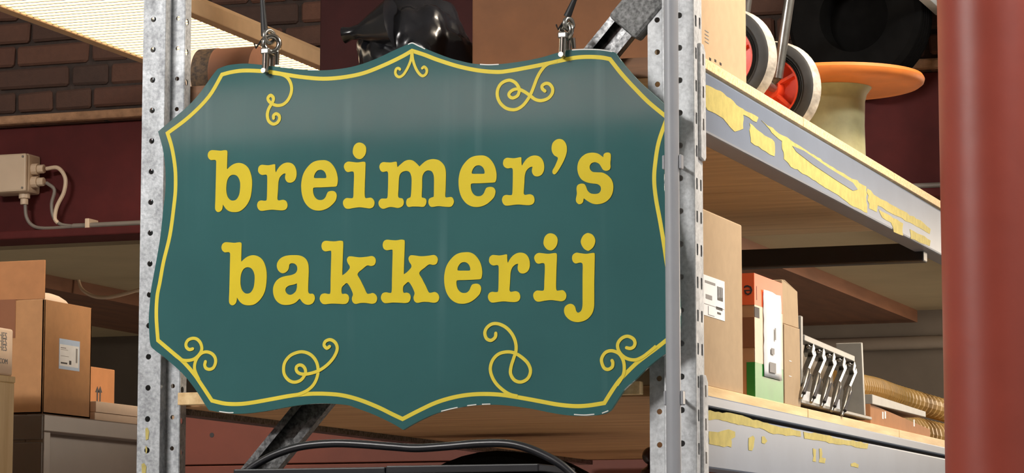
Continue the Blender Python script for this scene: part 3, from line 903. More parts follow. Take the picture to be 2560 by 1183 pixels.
G['a'] = (670, 620, 7.393, [
    [(500, 135), (580, 140), (660, 170), (720, 230), (752, 320), (757, 450), (750, 600), (745, 750), (750, 820), (780, 850), (830, 848), (865, 890), (868, 950), (835, 1020), (770, 1052), (700, 1045), (640, 1005), (605, 955), (585, 942, 1), (540, 990), (480, 1030), (380, 1055), (270, 1050), (180, 1000), (120, 910), (98, 800), (110, 700), (160, 610), (240, 550), (340, 520), (430, 505), (510, 470), (545, 410), (540, 340), (500, 295), (440, 285), (400, 310), (390, 370), (360, 430), (300, 468), (240, 460), (190, 410), (168, 340), (180, 270), (230, 200), (310, 155), (400, 138)],
    [(540, 655, 1), (480, 680), (390, 700), (335, 745), (328, 800), (360, 850), (415, 870), (470, 850), (520, 800), (540, 730)]])
G['k'] = (790, 590, 6.224, [
    [(90, 160), (105, 105), (150, 78), (230, 84), (300, 86), (370, 76), (410, 80), (426, 100), (425, 200), (418, 400), (412, 595), (420, 612, 1), (470, 575), (525, 512), (528, 470), (500, 425), (485, 370), (510, 325), (560, 320), (680, 335), (800, 325), (880, 315), (925, 350), (933, 400), (910, 455), (860, 470), (800, 462), (730, 515), (650, 592), (690, 680), (750, 800), (795, 895), (840, 900), (890, 890), (935, 920), (955, 975), (935, 1035), (880, 1058), (780, 1045), (700, 1045), (620, 1060), (575, 1030), (562, 975), (578, 920), (570, 875), (530, 790), (485, 735), (440, 765), (405, 805), (400, 870), (415, 905), (460, 900), (500, 920), (518, 970), (500, 1035), (450, 1062), (350, 1058), (240, 1055), (130, 1065), (80, 1030), (62, 975), (85, 915), (140, 895), (200, 905), (228, 880), (232, 700), (238, 450), (242, 260), (225, 232), (150, 242), (105, 215)]])
G['j'] = (1400, 570, 4.736, [
    [(145, 365), (155, 320), (195, 295), (240, 300), (310, 308), (370, 300), (405, 298), (414, 320), (412, 450), (408, 650), (408, 850), (405, 940), (380, 1020), (320, 1085), (240, 1115), (170, 1112), (110, 1085), (65, 1035), (50, 980), (65, 930), (110, 902), (150, 905), (180, 935), (192, 980), (215, 1005), (250, 985), (268, 930), (270, 800), (270, 600), (272, 450), (262, 418), (235, 412), (190, 422), (160, 405)]],
    [(340, 62), (385, 80), (415, 125), (418, 175), (395, 230), (350, 268), (325, 270), (285, 245), (255, 195), (250, 150), (275, 95), (310, 68)])


def letter(ch, bbox=None):
    g = G[ch]
    ox, oy, k, loops = g[:4]
    dot = g[4] if len(g) > 4 else None
    allp = [p for lp in loops for p in lp] + (dot or [])
    x0, x1 = ox + min(p[0] for p in allp) / k, ox + max(p[0] for p in allp) / k
    y0, y1 = oy + min(p[1] for p in allp) / k, oy + max(p[1] for p in allp) / k

    def mp(p):
        x, y = ox + p.x / k, oy + p.y / k
        if bbox:
            x = bbox[0] + (x - x0) / (x1 - x0) * (bbox[1] - bbox[0])
            y = bbox[2] + (y - y0) / (y1 - y0) * (bbox[3] - bbox[2])
        return S2((x, y))
    ob = plate([[mp(p) for p in crom(lp, True, 4)] for lp in loops], YS - .0012, YS - .00005, 'letter', [MAT['yellow']], sign)
    if dot:
        plate([[mp(p) for p in crom(dot, True, 4)]], YS - .0012, YS - .00005, 'dot', [MAT['yellow']], ob)


letter('b'); letter('r'); letter('e'); letter('i'); letter('m')
letter('e', (1147, 1241.8, 389, 518)); letter('r', (1255.7, 1360.5, 389, 514.7)); letter("'"); letter('s')
letter('b', (554.4, 667.2, 606.3, 763.8)); letter('a'); letter('k'); letter('k', (952.9, 1098.5, 599.5, 758.5))
letter('e', (1111, 1206, 631, 760)); letter('r', (1220.6, 1324.6, 632, 757)); letter('i', (1333.9, 1416.3, 583.6, 754.8)); letter('j')


# hangers of the sign
def hanger(cx, y_pin, ring, cab0, cab1, label, flip):
    yf = YS - .008
    pin = hy(cx, y_pin, yf)
    e = empty('sign_hanger', (pin.x, yf, pin.z), label, 'hanger')
    tp = hy(cx + 2, y_pin - 48, yf)
    # clevis: two bars gripping the board, and a pin through it
    for yy, nme in ((yf, 'clevis_bar'), (YS + .014, 'clevis_bar')):
        MB().tube([(pin.x, yy, pin.z - .002), (tp.x, yy, tp.z)], .0058, 12).build(nme, MAT['chrome'], e, smooth=True)
    MB().box((tp.x - .0075, yf - .006, tp.z - .004), (tp.x + .0075, YS + .020, tp.z + .006)).build('clevis_head', MAT['steel'], e, bevel=.002)
    MB().tube([(pin.x, yf - .0085, pin.z), (pin.x, YS + .022, pin.z)], .0042, 12).build('pin', MAT['steel'], e, smooth=True)
    # shackle: ring leaning sideways
    c = hy(ring[0], ring[1], YS + .003)
    rr = ring[2]
    pts = []
    for q in range(20):
        t = 2 * math.pi * q / 20
        pts.append(c + Vector((math.cos(t) * rr * .85, math.cos(t) * rr * .45 * flip, math.sin(t) * rr)))
    MB().tube(pts, .0046, 10, closed=True).build('shackle_ring', MAT['chrome'], e, smooth=True)
    pts = []
    c2 = c + Vector((-.004 * flip, 0, rr * .95))
    for q in range(18):
        t = 2 * math.pi * q / 18
        pts.append(c2 + Vector((math.cos(t) * rr * .35, math.cos(t) * rr * .75, math.sin(t) * rr * .8)))
    MB().tube(pts, .0036, 10, closed=True).build('eye', MAT['steel'], e, smooth=True)
    MB().tube([(c.x + .010 * 1, YS + .003, c.z - rr), (tp.x + .013, YS + .006, pin.z + .012)], [.0045, .0035], 10).build('toggle', MAT['chrome'], e, smooth=True)
    # cable going up to the rack's top tie
    a_ = hy(cab0[0], cab0[1], YS + .003); b_ = hy(cab1[0], cab1[1], YS + .003)
    d_ = (b_ - a_)
    b2 = a_ + d_ * ((2.93 - a_.z) / d_.z)
    MB().tube([a_, a_.lerp(b_, .35), b_, (b2.x, Y0 + .006, 2.95)], [.0062, .0055, .0040, .0040], 10).build('cable', MAT['blackrope'], e, smooth=True)
    # loose cable ends by the ring
    MB().tube([a_, a_ + Vector((-.006, -.004, -.010)), a_ + Vector((-.014, -.004, -.020)), a_ + Vector((-.017, -.004, -.012))], .0016, 6).build('loose_end', MAT['blackrope'], e)


hanger(663, 178, (679, 110, .0130), (662, 90), (656, 0), 'chrome shackle and black cable on the left of the sign', 1)
hanger(1406, 138, (1416, 78, .0115), (1418, 42), (1436, 0), 'chrome shackle and black cable on the right of the sign', -1)

# ------------------------------------------------------------------ red column at the right
c = hy(2474, 590, 4.20)
e = empty('column', (c.x, c.y, 0), 'round red oxide painted steel column beside the rack', 'column')
rc = .0705
MB().lathe([(rc, 0.03), (rc, ZC - .02)], (c.x, c.y, 0), seg=48).build('shaft', MAT['column'], e, smooth=True)
MB().box((c.x - .13, c.y - .13, 0), (c.x + .13, c.y + .13, .03)).build('base_plate', MAT['column'], e, bevel=.004)
MB().box((c.x - .11, c.y - .11, ZC - .02), (c.x + .11, c.y + .11, ZC)).build('top_plate', MAT['column'], e, bevel=.004)


# ------------------------------------------------------------------ text helper
def text(s, size, o, xd, zd, mat, parent, name='print', depth=.0003):
    cu = bpy.data.curves.new('t', 'FONT')
    cu.body = s; cu.size = size; cu.extrude = depth; cu.resolution_u = 2
    ob = bpy.data.objects.new('t', cu)
    COL.objects.link(ob)
    bpy.context.view_layer.update()
    me = bpy.data.meshes.new_from_object(ob.evaluated_get(bpy.context.evaluated_depsgraph_get()))
    bpy.data.objects.remove(ob)
    xd, zd = Vector(xd).normalized(), Vector(zd).normalized()
    nd = xd.cross(zd)
    for v in me.vertices:
        p = v.co
        v.co = Vector(o) + xd * p.x + zd * p.y + nd * p.z - ORG[parent]
    me.materials.clear(); me.materials.append(MAT[mat])
    me.name = name
    r = bpy.data.objects.new(name, me)
    COL.objects.link(r); r.parent = parent; ORG[r] = ORG[parent]
    return r


def rect_on_x(px0, py0, px1, py1, X, t, name, mat, parent):
    """thin label on a face of constant X, between two picture points"""
    a_ = hx(px0, py0, X); b_ = hx(px1, py1, X); b_.z = hx(px0, py1, X).z
    return MB().box((X, a_.y, b_.z), (X + t, b_.y, a_.z)).build(name, MAT[mat], parent)


def carton(name, a, b, mat, label, cat='box', seam=True, bevel=.002, group=None):
    a, b = Vector(a), Vector(b)
    e = empty(name, ((a.x + b.x) / 2, (a.y + b.y) / 2, min(a.z, b.z)), label, cat, group)
    MB().box(a, b).build('body', MAT[mat], e, bevel=bevel)
    return e


# ------------------------------------------------------------------ left: junction box on the steel beam
YJ = YW - .002
a = hy(-6, 393, YJ); b = hy(86, 484, YJ)
e = empty('junction_box', ((a.x + b.x) / 2, YJ, b.z), 'cream plastic junction box with cable glands on the red beam', 'junction box')
MB().box((a.x, YJ - .035, b.z), (b.x, YW + .03, a.z)).build('body', MAT['box_plastic'], e, bevel=.006)
MB().box((a.x + .001, YJ - .047, b.z + .001), (b.x - .001, YJ - .036, a.z - .001)).build('lid', MAT['box_plastic'], e, bevel=.005)
for sx, sz in ((.010, .010), (.010, -.010)):
    z = (b.z if sz > 0 else a.z) + sz
    MB().tube([(b.x - sx, YJ - .0475, z), (b.x - sx, YJ - .049, z)], .0032, 10).build('lid_screw', MAT['greycable'], e)
for py in (425, 457):
    p = hy(88, py, YJ)
    MB().tube([(b.x - .002, YJ - .01, p.z), (b.x + .016, YJ - .01, p.z)], .0155, 12).tube([(b.x + .016, YJ - .01, p.z), (b.x + .034, YJ - .01, p.z)], .012, 8).build('gland', MAT['box_plastic'], e, bevel=.0015)
p = hy(66, 486, YJ)
MB().tube([(p.x, YJ - .01, b.z + .002), (p.x, YJ - .01, b.z - .014)], .015, 12).tube([(p.x, YJ - .01, b.z - .014), (p.x, YJ - .01, b.z - .030)], .011, 8).build('gland', MAT['box_plastic'], e, bevel=.0015)


def cable(pts, r, mat, Y, name='cable', parent=None):
    c_ = crom(pts, False, 6)
    return MB().tube([hy(q.x, q.y, Y) for q in c_], r, 8).build(name, MAT[mat], parent, smooth=True)


cable([(116, 422), (145, 420), (163, 445), (160, 480), (143, 515), (137, 545), (145, 558)], .0055, 'box_plastic', YJ - .01, parent=e)
cable([(116, 457), (136, 475), (129, 510), (134, 543), (152, 561), (186, 566)], .0048, 'greycable', YJ - .01, parent=e)
cable([(63, 512), (66, 542), (80, 563), (110, 571), (186, 567)], .0048, 'greycable', YJ - .01, parent=e)
a = hy(183, 566, YJ - .01); b = hy(345, 557, YJ - .01)
e = empty('wall_conduit', (a.x, a.y, a.z), 'thin grey conduit along the red beam behind the uprights', 'pipe')
d = (b - a).normalized()
d.z = 0.0; d.normalize()
MB().tube([a, a + d * .30, a + d * 2.9], .0075, 10).build('tube', MAT['greycable'], e, smooth=True)
q = hy(222, 563, YJ - .01)
MB().box((q.x - .006, YJ - .022, a.z - .010), (q.x + .006, YW + .03, a.z + .018)).build('clip', MAT['box_plastic'], e, bevel=.002)
MB().box((q.x - .004, YJ - .016, a.z - .026), (q.x + .004, YW + .03, a.z - .009)).build('clip', MAT['box_plastic'], e, bevel=.001)

# ------------------------------------------------------------------ left: grey cabinet with cartons
CX, CY0, CY1 = -2.79, 5.0, 5.60
CZ = hy(105, 1035, CY0).z
e = empty('steel_cabinet', (CX - .35, 5.3, 0), 'grey steel cabinet with a recessed side panel, left of the rack', 'cabinet')
MB().box((CX - .75, CY0, .02), (CX - .04, CY1, CZ)).build('body', MAT['cabinet'], e, bevel=.003)
MB().box((CX - .73, CY0 - .006, .05), (CX - .002, CY0, CZ - .055)).build('door', MAT['cabinet_d'], e, bevel=.002)
MB().box((CX - .73, CY0 - .006, CZ - .05), (CX - .002, CY0, CZ - .002)).build('top_front', MAT['cabinet_d'], e, bevel=.002)
zr = hx(127, 1080, CX).z; yr = hx(127, 1080, CX).y
m = MB().box((CX - .04, CY0, zr), (CX, CY1, CZ)).box((CX - .04, CY0, .02), (CX, yr, zr)).box((CX - .04, CY1 - .04, .02), (CX, CY1, zr))
m.build('side_frame', MAT['cabinet'], e, bevel=.002)

XA = CX - .004
yA1 = hx(228, 900, XA).y
zA = hx(228, 770, XA).z
e = empty('carton_box', (XA - .2, (CY0 + yA1) / 2, CZ), 'open brown carton with raised flap and blue-white label on the cabinet', 'box')
x0 = XA - .42
m = MB()
m.box((x0, CY0, CZ), (x0 + .005, yA1, zA)).box((XA - .005, CY0, CZ), (XA, yA1, zA)).box((x0, CY0, CZ), (XA, CY0 + .005, zA)).box((x0, yA1 - .005, CZ), (XA, yA1, zA)).box((x0, CY0, CZ), (XA, yA1, CZ + .005))
m.build('body', MAT['kraft'], e, bevel=.001)
zf = hy(105, 650, CY0).z
MB().box((x0, CY0, zA + .0005), (XA - .001, CY0 + .004, zf)).build('flap', MAT['kraft_d'], e, bevel=.001)
q0 = hy(0, 750, CY0); q1 = hy(38, 845, CY0)
MB().box((q0.x - .1, CY0 - .001, q1.z), (q1.x, CY0, q0.z)).build('tape_patch', MAT['brown_tape'], e)
lb = rect_on_x(148, 846, 198, 922, XA, .0006, 'label', 'blue_label', e)
rect_on_x(149, 860, 196, 914, XA + .0005, .0004, 'label_field', 'white_label', lb)
for (u0, v0, u1, v1, mt) in ((152, 868, 165, 870, 'inkgrey'), (152, 873, 170, 874, 'inkgrey'), (152, 889, 172, 890, 'inkgrey'), (152, 905, 168, 909, 'ink'), (173, 902, 178, 912, 'ink'), (190, 872, 193, 908, 'inkgrey')):
    rect_on_x(u0, v0, u1, v1, XA + .0009, .0003, 'print', mt, lb)
# crumpled white paper in the carton
m = MB()
pa = hx(105, 742, XA - .05)
m.ball((XA - .06, CY0 + .10, zA - .01), .055, 18, 10, (.9, 1.4, .62))
o = m.build('packing_paper', MAT['carton_pale'], smooth=True)
tag(o, 'crumpled pale packing paper rising from the open carton', 'paper')

XS = CX - .145
ya, yb = hx(222, 960, XS).y, hx(287, 960, XS).y

e = carton('carton_box', (XS - .25, ya, CZ), (XS, yb, hx(232, 917, XS).z), 'kraft_d', 'small brown carton with black arrows behind the open carton')
for k in (0, 1):
    p = hx(243 + k * 7, 985, XS)
    MB().prism([(XS, p.y - .0025, p.z - .022), (XS, p.y + .0025, p.z - .022), (XS, p.y + .0025, p.z + .003), (XS, p.y + .009, p.z + .003), (XS, p.y, p.z + .016), (XS, p.y - .009, p.z + .003), (XS, p.y - .0025, p.z + .003)], (.0006, 0, 0)).build('arrow', MAT['ink'], e)
XF = CX - .006
ya = hx(240, 1010, XF).y
zt, zm = hx(240, 1003, XF).z, hx(240, 1030, XF).z
carton('flat_carton', (XF - .13, ya - .004, CZ), (XF, CY1 - .01, zm - .001), 'carton_pale', 'lower of two flat pale cartons on the cabinet', bevel=.001)
carton('flat_carton', (XF - .13, ya, zm), (XF, CY1 - .015, zt), 'carton_pale', 'upper of two flat pale cartons on the cabinet', bevel=.001)

# front-left plywood crate with a printed carton on top
YC = 4.76
p = hy(37, 942, YC)
e = empty('plywood_crate', (p.x - .2, YC - .2, 0), 'pale plywood crate at the left edge of the picture', 'crate')
MB().box((p.x - .35, YC - .40, 0), (p.x, YC, p.z - .012)).build('body', MAT['crate_wood'], e, bevel=.002)
MB().box((p.x - .352, YC - .402, p.z - .012), (p.x + .001, YC + .002, p.z)).build('lid', MAT['crate_wood'], e, bevel=.002)
XQ = p.x - .003
q = hx(34, 824, XQ)
e = carton('printed_carton', (XQ - .26, YC - .36, p.z), (XQ, q.y, q.z), 'carton_pale', 'cream carton with printed text lines on the plywood crate', bevel=.004)
for py, s, sz in ((849, 'CHES', .0175), (864, 'CHES', .0175), (879, 'CHES', .0175), (911, '.COM', .0135)):
    r0 = hx(20, py, XQ)
    L = len(s) * sz * .665
    text(s, sz, (XQ + .0004, r0.y - L, r0.z), (0, 1, 0), (0, 0, 1), 'inkgrey', e)
# pale cord modelled for a reflected streak in the room behind
cp = empty('pale_streak', tuple(hy(240, 740, 7.6)), 'pale curved cord standing in for a reflected streak behind the cartons', 'cable')
cable([(194, 690), (199, 712), (209, 727), (232, 740), (262, 744), (300, 738), (380, 715)], .0055, 'box_plastic', 7.6, 'cord', cp)

# ------------------------------------------------------------------ below the sign
# red-brown board partition behind the rack
YR = 6.56
e = empty('red_partition', (-2.5, YR + .05, 0), 'red-brown painted board partition behind the rack, below the sign', 'partition')
zs = [1.10, 1.50, hy(560, 1163, YR).z, 2.07]
for i in range(3):
    MB().box((-3.35, YR, zs[i] + .0015), (-1.75, YR + .02, zs[i + 1] - .0015)).build('board', MAT['redpanel'], e, bevel=.002)
MB().box((-3.35, YR + .021, .0), (-1.75, YR + .06, 2.065)).build('back_frame', MAT['redpanel'], e)
q = hy(530, 1088, YR)
MB().tube([(q.x, YR - .001, q.z), (q.x, YR + .004, q.z)], .006, 10).build('nail', MAT['ink'], e)

# black steel case with tubular hoop, in front of the frame
YK = 4.00
cz0 = hy(700, 1172, YK).z
cz1 = hy(1100, 1165, YK).z
xa, xm, xb = hy(588, 1180, YK).x, hy(965, 1180, YK).x, hy(1365, 1180, YK).x
e = empty('black_case', ((xa + xb) / 2, YK + .08, 0), 'black steel case with a curved tubular hoop below the sign', 'case')
MB().box((xa, YK, .02), (xb, YK + .16, cz0 - .012)).build('body', MAT['blacksteel'], e, bevel=.004)
MB().box((xa - .002, YK - .003, cz0 - .010), (xm, YK + .163, cz0)).build('lid', MAT['blacksteel'], e, bevel=.002)
MB().box((xm + .001, YK - .004, cz0 - .010), (xb - .01, YK + .163, cz1 + .001)).build('lid', MAT['blacksteel'], e, bevel=.002)
hp = crom([(596, 1200), (625, 1172), (680, 1140), (750, 1117), (830, 1109), (900, 1111), (980, 1117), (1040, 1121), (1110, 1117), (1190, 1110), (1260, 1109), (1310, 1118), (1360, 1138), (1405, 1164), (1440, 1195)], False, 5)
MB().tube([hy(q.x, q.y, YK + .03) for q in hp], .0062, 12).build('hoop', MAT['blacksteel'], e, smooth=True)


def tyre_profile(r_in, r_out, wd, groove=3):
    h = wd / 2
    p = [(r_in, -h * .8), (r_in + (r_out - r_in) * .35, -h), (r_out - .012, -h * .92), (r_out, -h * .7)]
    for g in range(groove):
        t = -h * .7 + (g + 1) * h * 1.4 / (groove + 1)
        p += [(r_out, t - h * .07), (r_out - .004, t - h * .05), (r_out - .004, t + h * .05), (r_out, t + h * .07)]
    p += [(r_out, h * .7), (r_out - .012, h * .92), (r_in + (r_out - r_in) * .35, h), (r_in, h * .8), (r_in, -h * .8)]
    return p


q = hy(1270, 1130, 5.35)
tag(MB().lathe(tyre_profile(.17, .29, .16), (q.x, 5.35, q.z - .29), axis=(0.05, 1, 0), seg=48, caps=False).build('tyre', MAT['rubber_dk'], smooth=True), 'dark tyre standing behind the black case hoop', 'tyre')
# its stand
e_ = empty('tyre_stand', (q.x, 5.35, 0), 'dark wooden stand under the tyre behind the case', 'stand')
MB().box((q.x - .2, 5.25, 1.14), (q.x + .2, 5.45, q.z - .579)).build('top', MAT['wood_dark'], e_)
for sx in (-.17, .17):
    MB().box((q.x + sx - .02, 5.27, 0), (q.x + sx + .02, 5.43, 1.14)).build('leg', MAT['wood_dark'], e_)

# turned post with ball finial beside the right upright
q = hy(1628, 1140, 4.75)
e = empty('turned_post', (q.x, 4.75, 0), 'dark turned wooden post with a ball finial beside the right upright', 'post')
MB().ball((q.x, 4.75, q.z), .0155, 20, 14).build('ball', MAT['wood_dark'], e, smooth=True)
MB().lathe([(.006, -.013), (.008, -.018), (.017, -.024), (.019, -.034), (.014, -.046), (.018, -.06), (.022, -.10), (.022, -q.z)], (q.x, 4.75, q.z), seg=24).build('shaft', MAT['wood_dark'], e, smooth=True)

# ------------------------------------------------------------------ on the upper shelf, behind the sign
# stained drum with cream rim
p0 = hy(492, 160, 4.50); p1 = hy(650, 160, 4.50)
rD = .050
e = empty('metal_drum', ((p0.x + p1.x) / 2, 4.50, TU), 'stained dark drum with a cream rim lying behind the sign corner', 'drum')
zc = TU + rD
MB().lathe([(rD * .985, .012), (rD * .985, .045)], (p0.x, 4.50, zc), axis=(1, 0, 0), seg=36).build('shell', MAT['rust'], e, smooth=True)
MB().lathe([(rD * .985, .045), (rD * .96, .047), (rD * .96, p1.x - p0.x)], (p0.x, 4.50, zc), axis=(1, 0, 0), seg=36).build('sleeve', MAT['rustwood'], e, smooth=True)
MB().lathe([(rD * .9, 0), (rD, .003), (rD, .010), (rD * .985, .012)], (p0.x, 4.50, zc), axis=(1, 0, 0), seg=36).build('rim', MAT['carton_pale'], e, smooth=True)

# black plastic wrapped bundle with a knotted tail
bl_c = hy(1040, 20, 4.95)
bm = bmesh.new()
bmesh.ops.create_icosphere(bm, subdivisions=5, radius=1.0)
from mathutils import noise as mnoise
for v in bm.verts:
    p = v.co.copy()
    n1 = mnoise.noise(p * 2.3) * .16 + mnoise.noise(p * 6.0 + Vector((3, 1, 2))) * .06 + abs(mnoise.noise(p * 11 + Vector((9, 4, 2)))) * .035
    v.co = Vector((p.x * .115, p.y * .11, p.z * .16)) * (1 + n1)
    if v.co.z < -.10: v.co.z = -.10 - (v.co.z + .10) * .1
me = bpy.data.meshes.new('wrap'); bm.to_mesh(me); bm.free()
me.materials.append(MAT['blackplastic'])
me.polygons.foreach_set('use_smooth', [True] * len(me.polygons))
e = empty('wrapped_bundle', (bl_c.x, 4.95, TU), 'glossy black plastic wrapped bundle on the upper shelf behind the sign', 'bundle')
o = bpy.data.objects.new('wrap', me); COL.objects.link(o); o.parent = e; ORG[o] = ORG[e]
o.location = (0, 0, .103)
tl = [hy(x, y, 4.86) for x, y in ((985, 60), (935, 72), (900, 80), (876, 84), (860, 88))]
MB().tube(tl, [.05, .030, .015, .012, .016], 14).build('twisted_tail', MAT['blackplastic'], e, smooth=True)

# large brown carton behind the right half of the sign
a = hy(1180, 0, 4.80); b = hy(1626, 0, 4.80)
e = carton('tall_carton', (a.x, 4.80, TU), (b.x + .02, 5.20, TU + .245), 'kraft_x', 'large plain brown carton on the upper shelf behind the sign', bevel=.003)

# added dark board in place of the shaded wall behind the bundle
a = hy(800, 0, 5.75); b = hy(1230, 0, 5.75)
tag(MB().box((a.x, 5.75, TU), (b.x, 5.78, 3.12)).build('shade_board', MAT['shade_red'], bevel=.003), 'added dark red board standing in for the shaded wall behind the bundle', 'board')

# ------------------------------------------------------------------ on the upper shelf, aisle side
X1 = RX - .03
yE = hx(1866, 150, X1).y
e = carton('tan_carton', (X1 - .055, Y0 + .052, TU), (X1, yE, TU + .40), 'kraft_l', 'tall light tan carton at the aisle edge of the upper shelf', bevel=.002)
q = hx(1762, 95, X1)
for k in range(4):
    MB().box((X1 + .0001, q.y + .0, q.z - .006 + k * .006), (X1 + .0005, q.y + .022, q.z - .0045 + k * .006)).build('print', MAT['inkgrey'], e)
for (u, v) in ((1775, 148), (1788, 152), (1801, 160)):
    q = hx(u, v, X1)
    MB().box((X1, q.y - .005, q.z - .002), (X1 + .0006, q.y + .005, q.z + .002)).build('tear', MAT['ink'], e)

# hand truck
ht = empty('hand_truck', (-1.378, 5.04, TU), 'hand truck with red-hubbed rubber wheels on the upper shelf', 'hand truck')
rW = .0915
rot = R(11)
axd = Vector((math.sin(rot), math.cos(rot), 0))
wc = [hy(1819, 145, 4.875), hy(1936, 228, 5.21)]
for i, c_ in enumerate(wc):
    c_ = Vector((c_.x, c_.y, TU + rW + .001))
    wc[i] = c_
    wh = empty('wheel', c_); wh.parent = ht; wh.location = c_ - ORG[ht]
    bpy.data.objects.remove(wh)
    hw = .021
    hub = MB().lathe([(.014, -hw * 1.15), (.020, -hw * 1.15), (.024, -hw * .2), (.050, -hw * .1), (.0545, -hw * .9), (.058, -hw * .9), (.058, hw * .9), (.0545, hw * .9), (.05, hw * .1), (.024, hw * .2), (.02, hw * 1.1), (.014, hw * 1.1)], c_, axis=axd, seg=40).build('wheel', MAT['redhub'], ht, smooth=True)
    MB().lathe([(.058, -hw * .85), (.060, -hw * .95), (.0615, -hw * .8), (.0635, -hw * 1.0), (.065, -hw * .85), (.067, -hw * 1.02), (.0695, -hw * .95), (.072, -hw * 1.06), (.084, -hw * 1.0), (.0885, -hw * .82)], c_, axis=axd, seg=48, caps=False).build('tyre_wall', MAT['rubber'], hub, smooth=True)
    MB().lathe([(.0885, -hw * .82), (rW, -hw * .5), (rW, hw * .5), (.0885, hw * .82)], c_, axis=axd, seg=48, caps=False).build('tread', MAT['tread'], hub, smooth=True)
    MB().lathe([(.058, hw * .85), (.072, hw * 1.06), (.084, hw * 1.0), (.0885, hw * .82)], c_, axis=axd, seg=48, caps=False).build('tyre_wall', MAT['rubber'], hub, smooth=True)
    # hub spokes: five raised webs
    px_ = axd.cross(Vector((0, 0, 1))).normalized()
    for s in range(5):
        t = s * 2 * math.pi / 5 + .5
        u = px_ * math.cos(t) + Vector((0, 0, 1)) * math.sin(t)
        vv = axd.cross(u)
        p1_, p2_ = c_ + u * .018 - axd * hw * .95, c_ + u * .052 - axd * hw * .5
        MB().prism([p1_ + vv * .003, p2_ + vv * .003, p2_ - vv * .003, p1_ - vv * .003], axd * hw * .7).build('spoke', MAT['redhub'], hub)
MB().tube([wc[0] - axd * .03, wc[1] + axd * .03], .008, 12).build('axle', MAT['steel'], ht, smooth=True)
for (t0, t1, c_, off) in (((1944, 196), (1976, -20), wc[1], -.035), ((1858, 60), (1869, -20), wc[0], .045)):
    Yt = (c_ + axd * off).y
    a_, b_ = hy(t0[0], t0[1], Yt), hy(t1[0], t1[1], Yt)
    d_ = b_ - a_
    MB().tube([a_, a_ + d_ * 3.2], .0098, 16).build('frame_tube', MAT['steel'], ht, smooth=True)
    ax_pt = c_ + axd * off
    MB().tube([ax_pt, a_ + d_ * .02], .0085, 10).build('axle_bracket', MAT['rust'], ht, smooth=True)
    top = a_ + d_ * 3.2
    if c_ is wc[1]: top1 = top
MB().tube([top1, top], .0098, 12).build('handle_bar', MAT['steel'], ht, smooth=True)

# orange disc on a green drum
c_ = hz(2085, 214, 2.635)
e = empty('cable_reel', (c_.x, c_.y, TU), 'round orange disc on a worn green drum on the upper shelf', 'reel')
hR = 2.635 - TU
MB().lathe([(.150, hR - .006), (.178, hR - .004), (.186, hR + .002), (.188, hR + .010), (.184, hR + .017), (.17, hR + .019), (.0, hR + .019)], (c_.x, c_.y, TU), seg=56).build('disc', MAT['orange'], e, smooth=True)
MB().lathe([(.066, .0), (.064, .05), (.0625, .12), (.064, hR - .035), (.068, hR - .02), (.078, hR - .0065)], (c_.x, c_.y, TU), seg=40).build('drum', MAT['green_core'], e, smooth=True)

# dusty tyre hung on the brick wall
q = hy(2150, 48, YW - .075)
e = empty('tyre', (q.x, q.y, q.z - .17), 'dusty dark tyre hung on the brick wall behind the orange disc', 'tyre')
MB().lathe(tyre_profile(.085, .165, .12, 4), q, axis=(.10, 1, .03), seg=48, caps=False).build('carcass', MAT['rubber_dk'], e, smooth=True)
MB().lathe([(.001, .02), (.05, .022), (.085, .03), (.085, .05), (.0, .05)], q, axis=(.10, 1, .03), seg=32, caps=False).build('rim', MAT['rubber_dk'], e, smooth=True)
MB().tube([(q.x, YW + .02, q.z + .075), (q.x, q.y - .05, q.z + .078)], .008, 10).build('peg', MAT['steel'], e)

# ------------------------------------------------------------------ on the lower shelf, aisle side
X2 = RX - .013
ya, yb = Y0 + .052, hx(1857, 800, X2).y
e = carton('tall_carton', (X2 - .30, ya, TL), (X2, yb, hx(1757, 514, X2).z - .004), 'kraft_l', 'tall tan carton with white shipping label on the lower shelf', bevel=.003)
lb = MB().box((X2, ya + .004, hx(1800, 800, X2).z), (X2 + .0005, hx(1811, 740, X2).y, hx(1760, 677, X2).z - .006)).build('shipping_label', MAT['white_label'], e)
for (u0, v0, u1, v1, mt) in ((1793, 716, 1807, 750, 'ink'), (1762, 700, 1788, 706, 'inkgrey'), (1764, 735, 1780, 746, 'inkgrey'), (1760, 758, 1810, 759, 'inkgrey'), (1790, 766, 1806, 773, 'ink'), (1793, 780, 1802, 785, 'ink'), (1770, 765, 1771, 786, 'ink'), (1770, 786, 1786, 787, 'ink')):
    rect_on_x(u0, v0, u1, v1, X2 + .0005, .0003, 'print', mt, lb)
for k in range(5):
    rect_on_x(1794.5 + k * 2.6, 717, 1795.3 + k * 2.6, 745, X2 + .0008, .0003, 'print', 'white_label', lb)

# orange and green printed carton
X3 = RX - .008
ya, yb = hx(1886, 800, X3).y, hx(1956, 800, X3).y
xl = X3 - .055
zt = hx(1886, 683, X3).z
e = carton('printed_carton', (xl, ya, TL), (X3, yb, zt), 'kraft', 'upright orange, white and green printed carton with a taped paper slip', bevel=.0015)
zo = hx(1886, 762, X3).z; zg = hx(1886, 905, X3).z
MB().box((X3, ya, zo), (X3 + .0004, yb, zt)).build('orange_panel', MAT['orange_print'], e)
MB().box((xl, ya - .0004, zo), (X3, ya, zt)).build('orange_panel', MAT['orange_print'], e)
MB().box((X3, ya, TL), (X3 + .0004, yb, zg)).build('green_panel', MAT['green_print'], e)
MB().box((X3 - .014, ya - .0004, TL), (X3, ya, zg)).build('green_panel', MAT['green_print'], e)
MB().box((X3, ya, zg), (X3 + .0004, yb, zo)).build('cream_panel', MAT['carton_pale'], e)
zb1, zb0 = hx(1886, 793, X3).z, hx(1886, 868, X3).z
MB().box((xl, ya - .0006, zb0), (X3, ya, zb1)).build('brown_tape', MAT['brown_tape'], e)
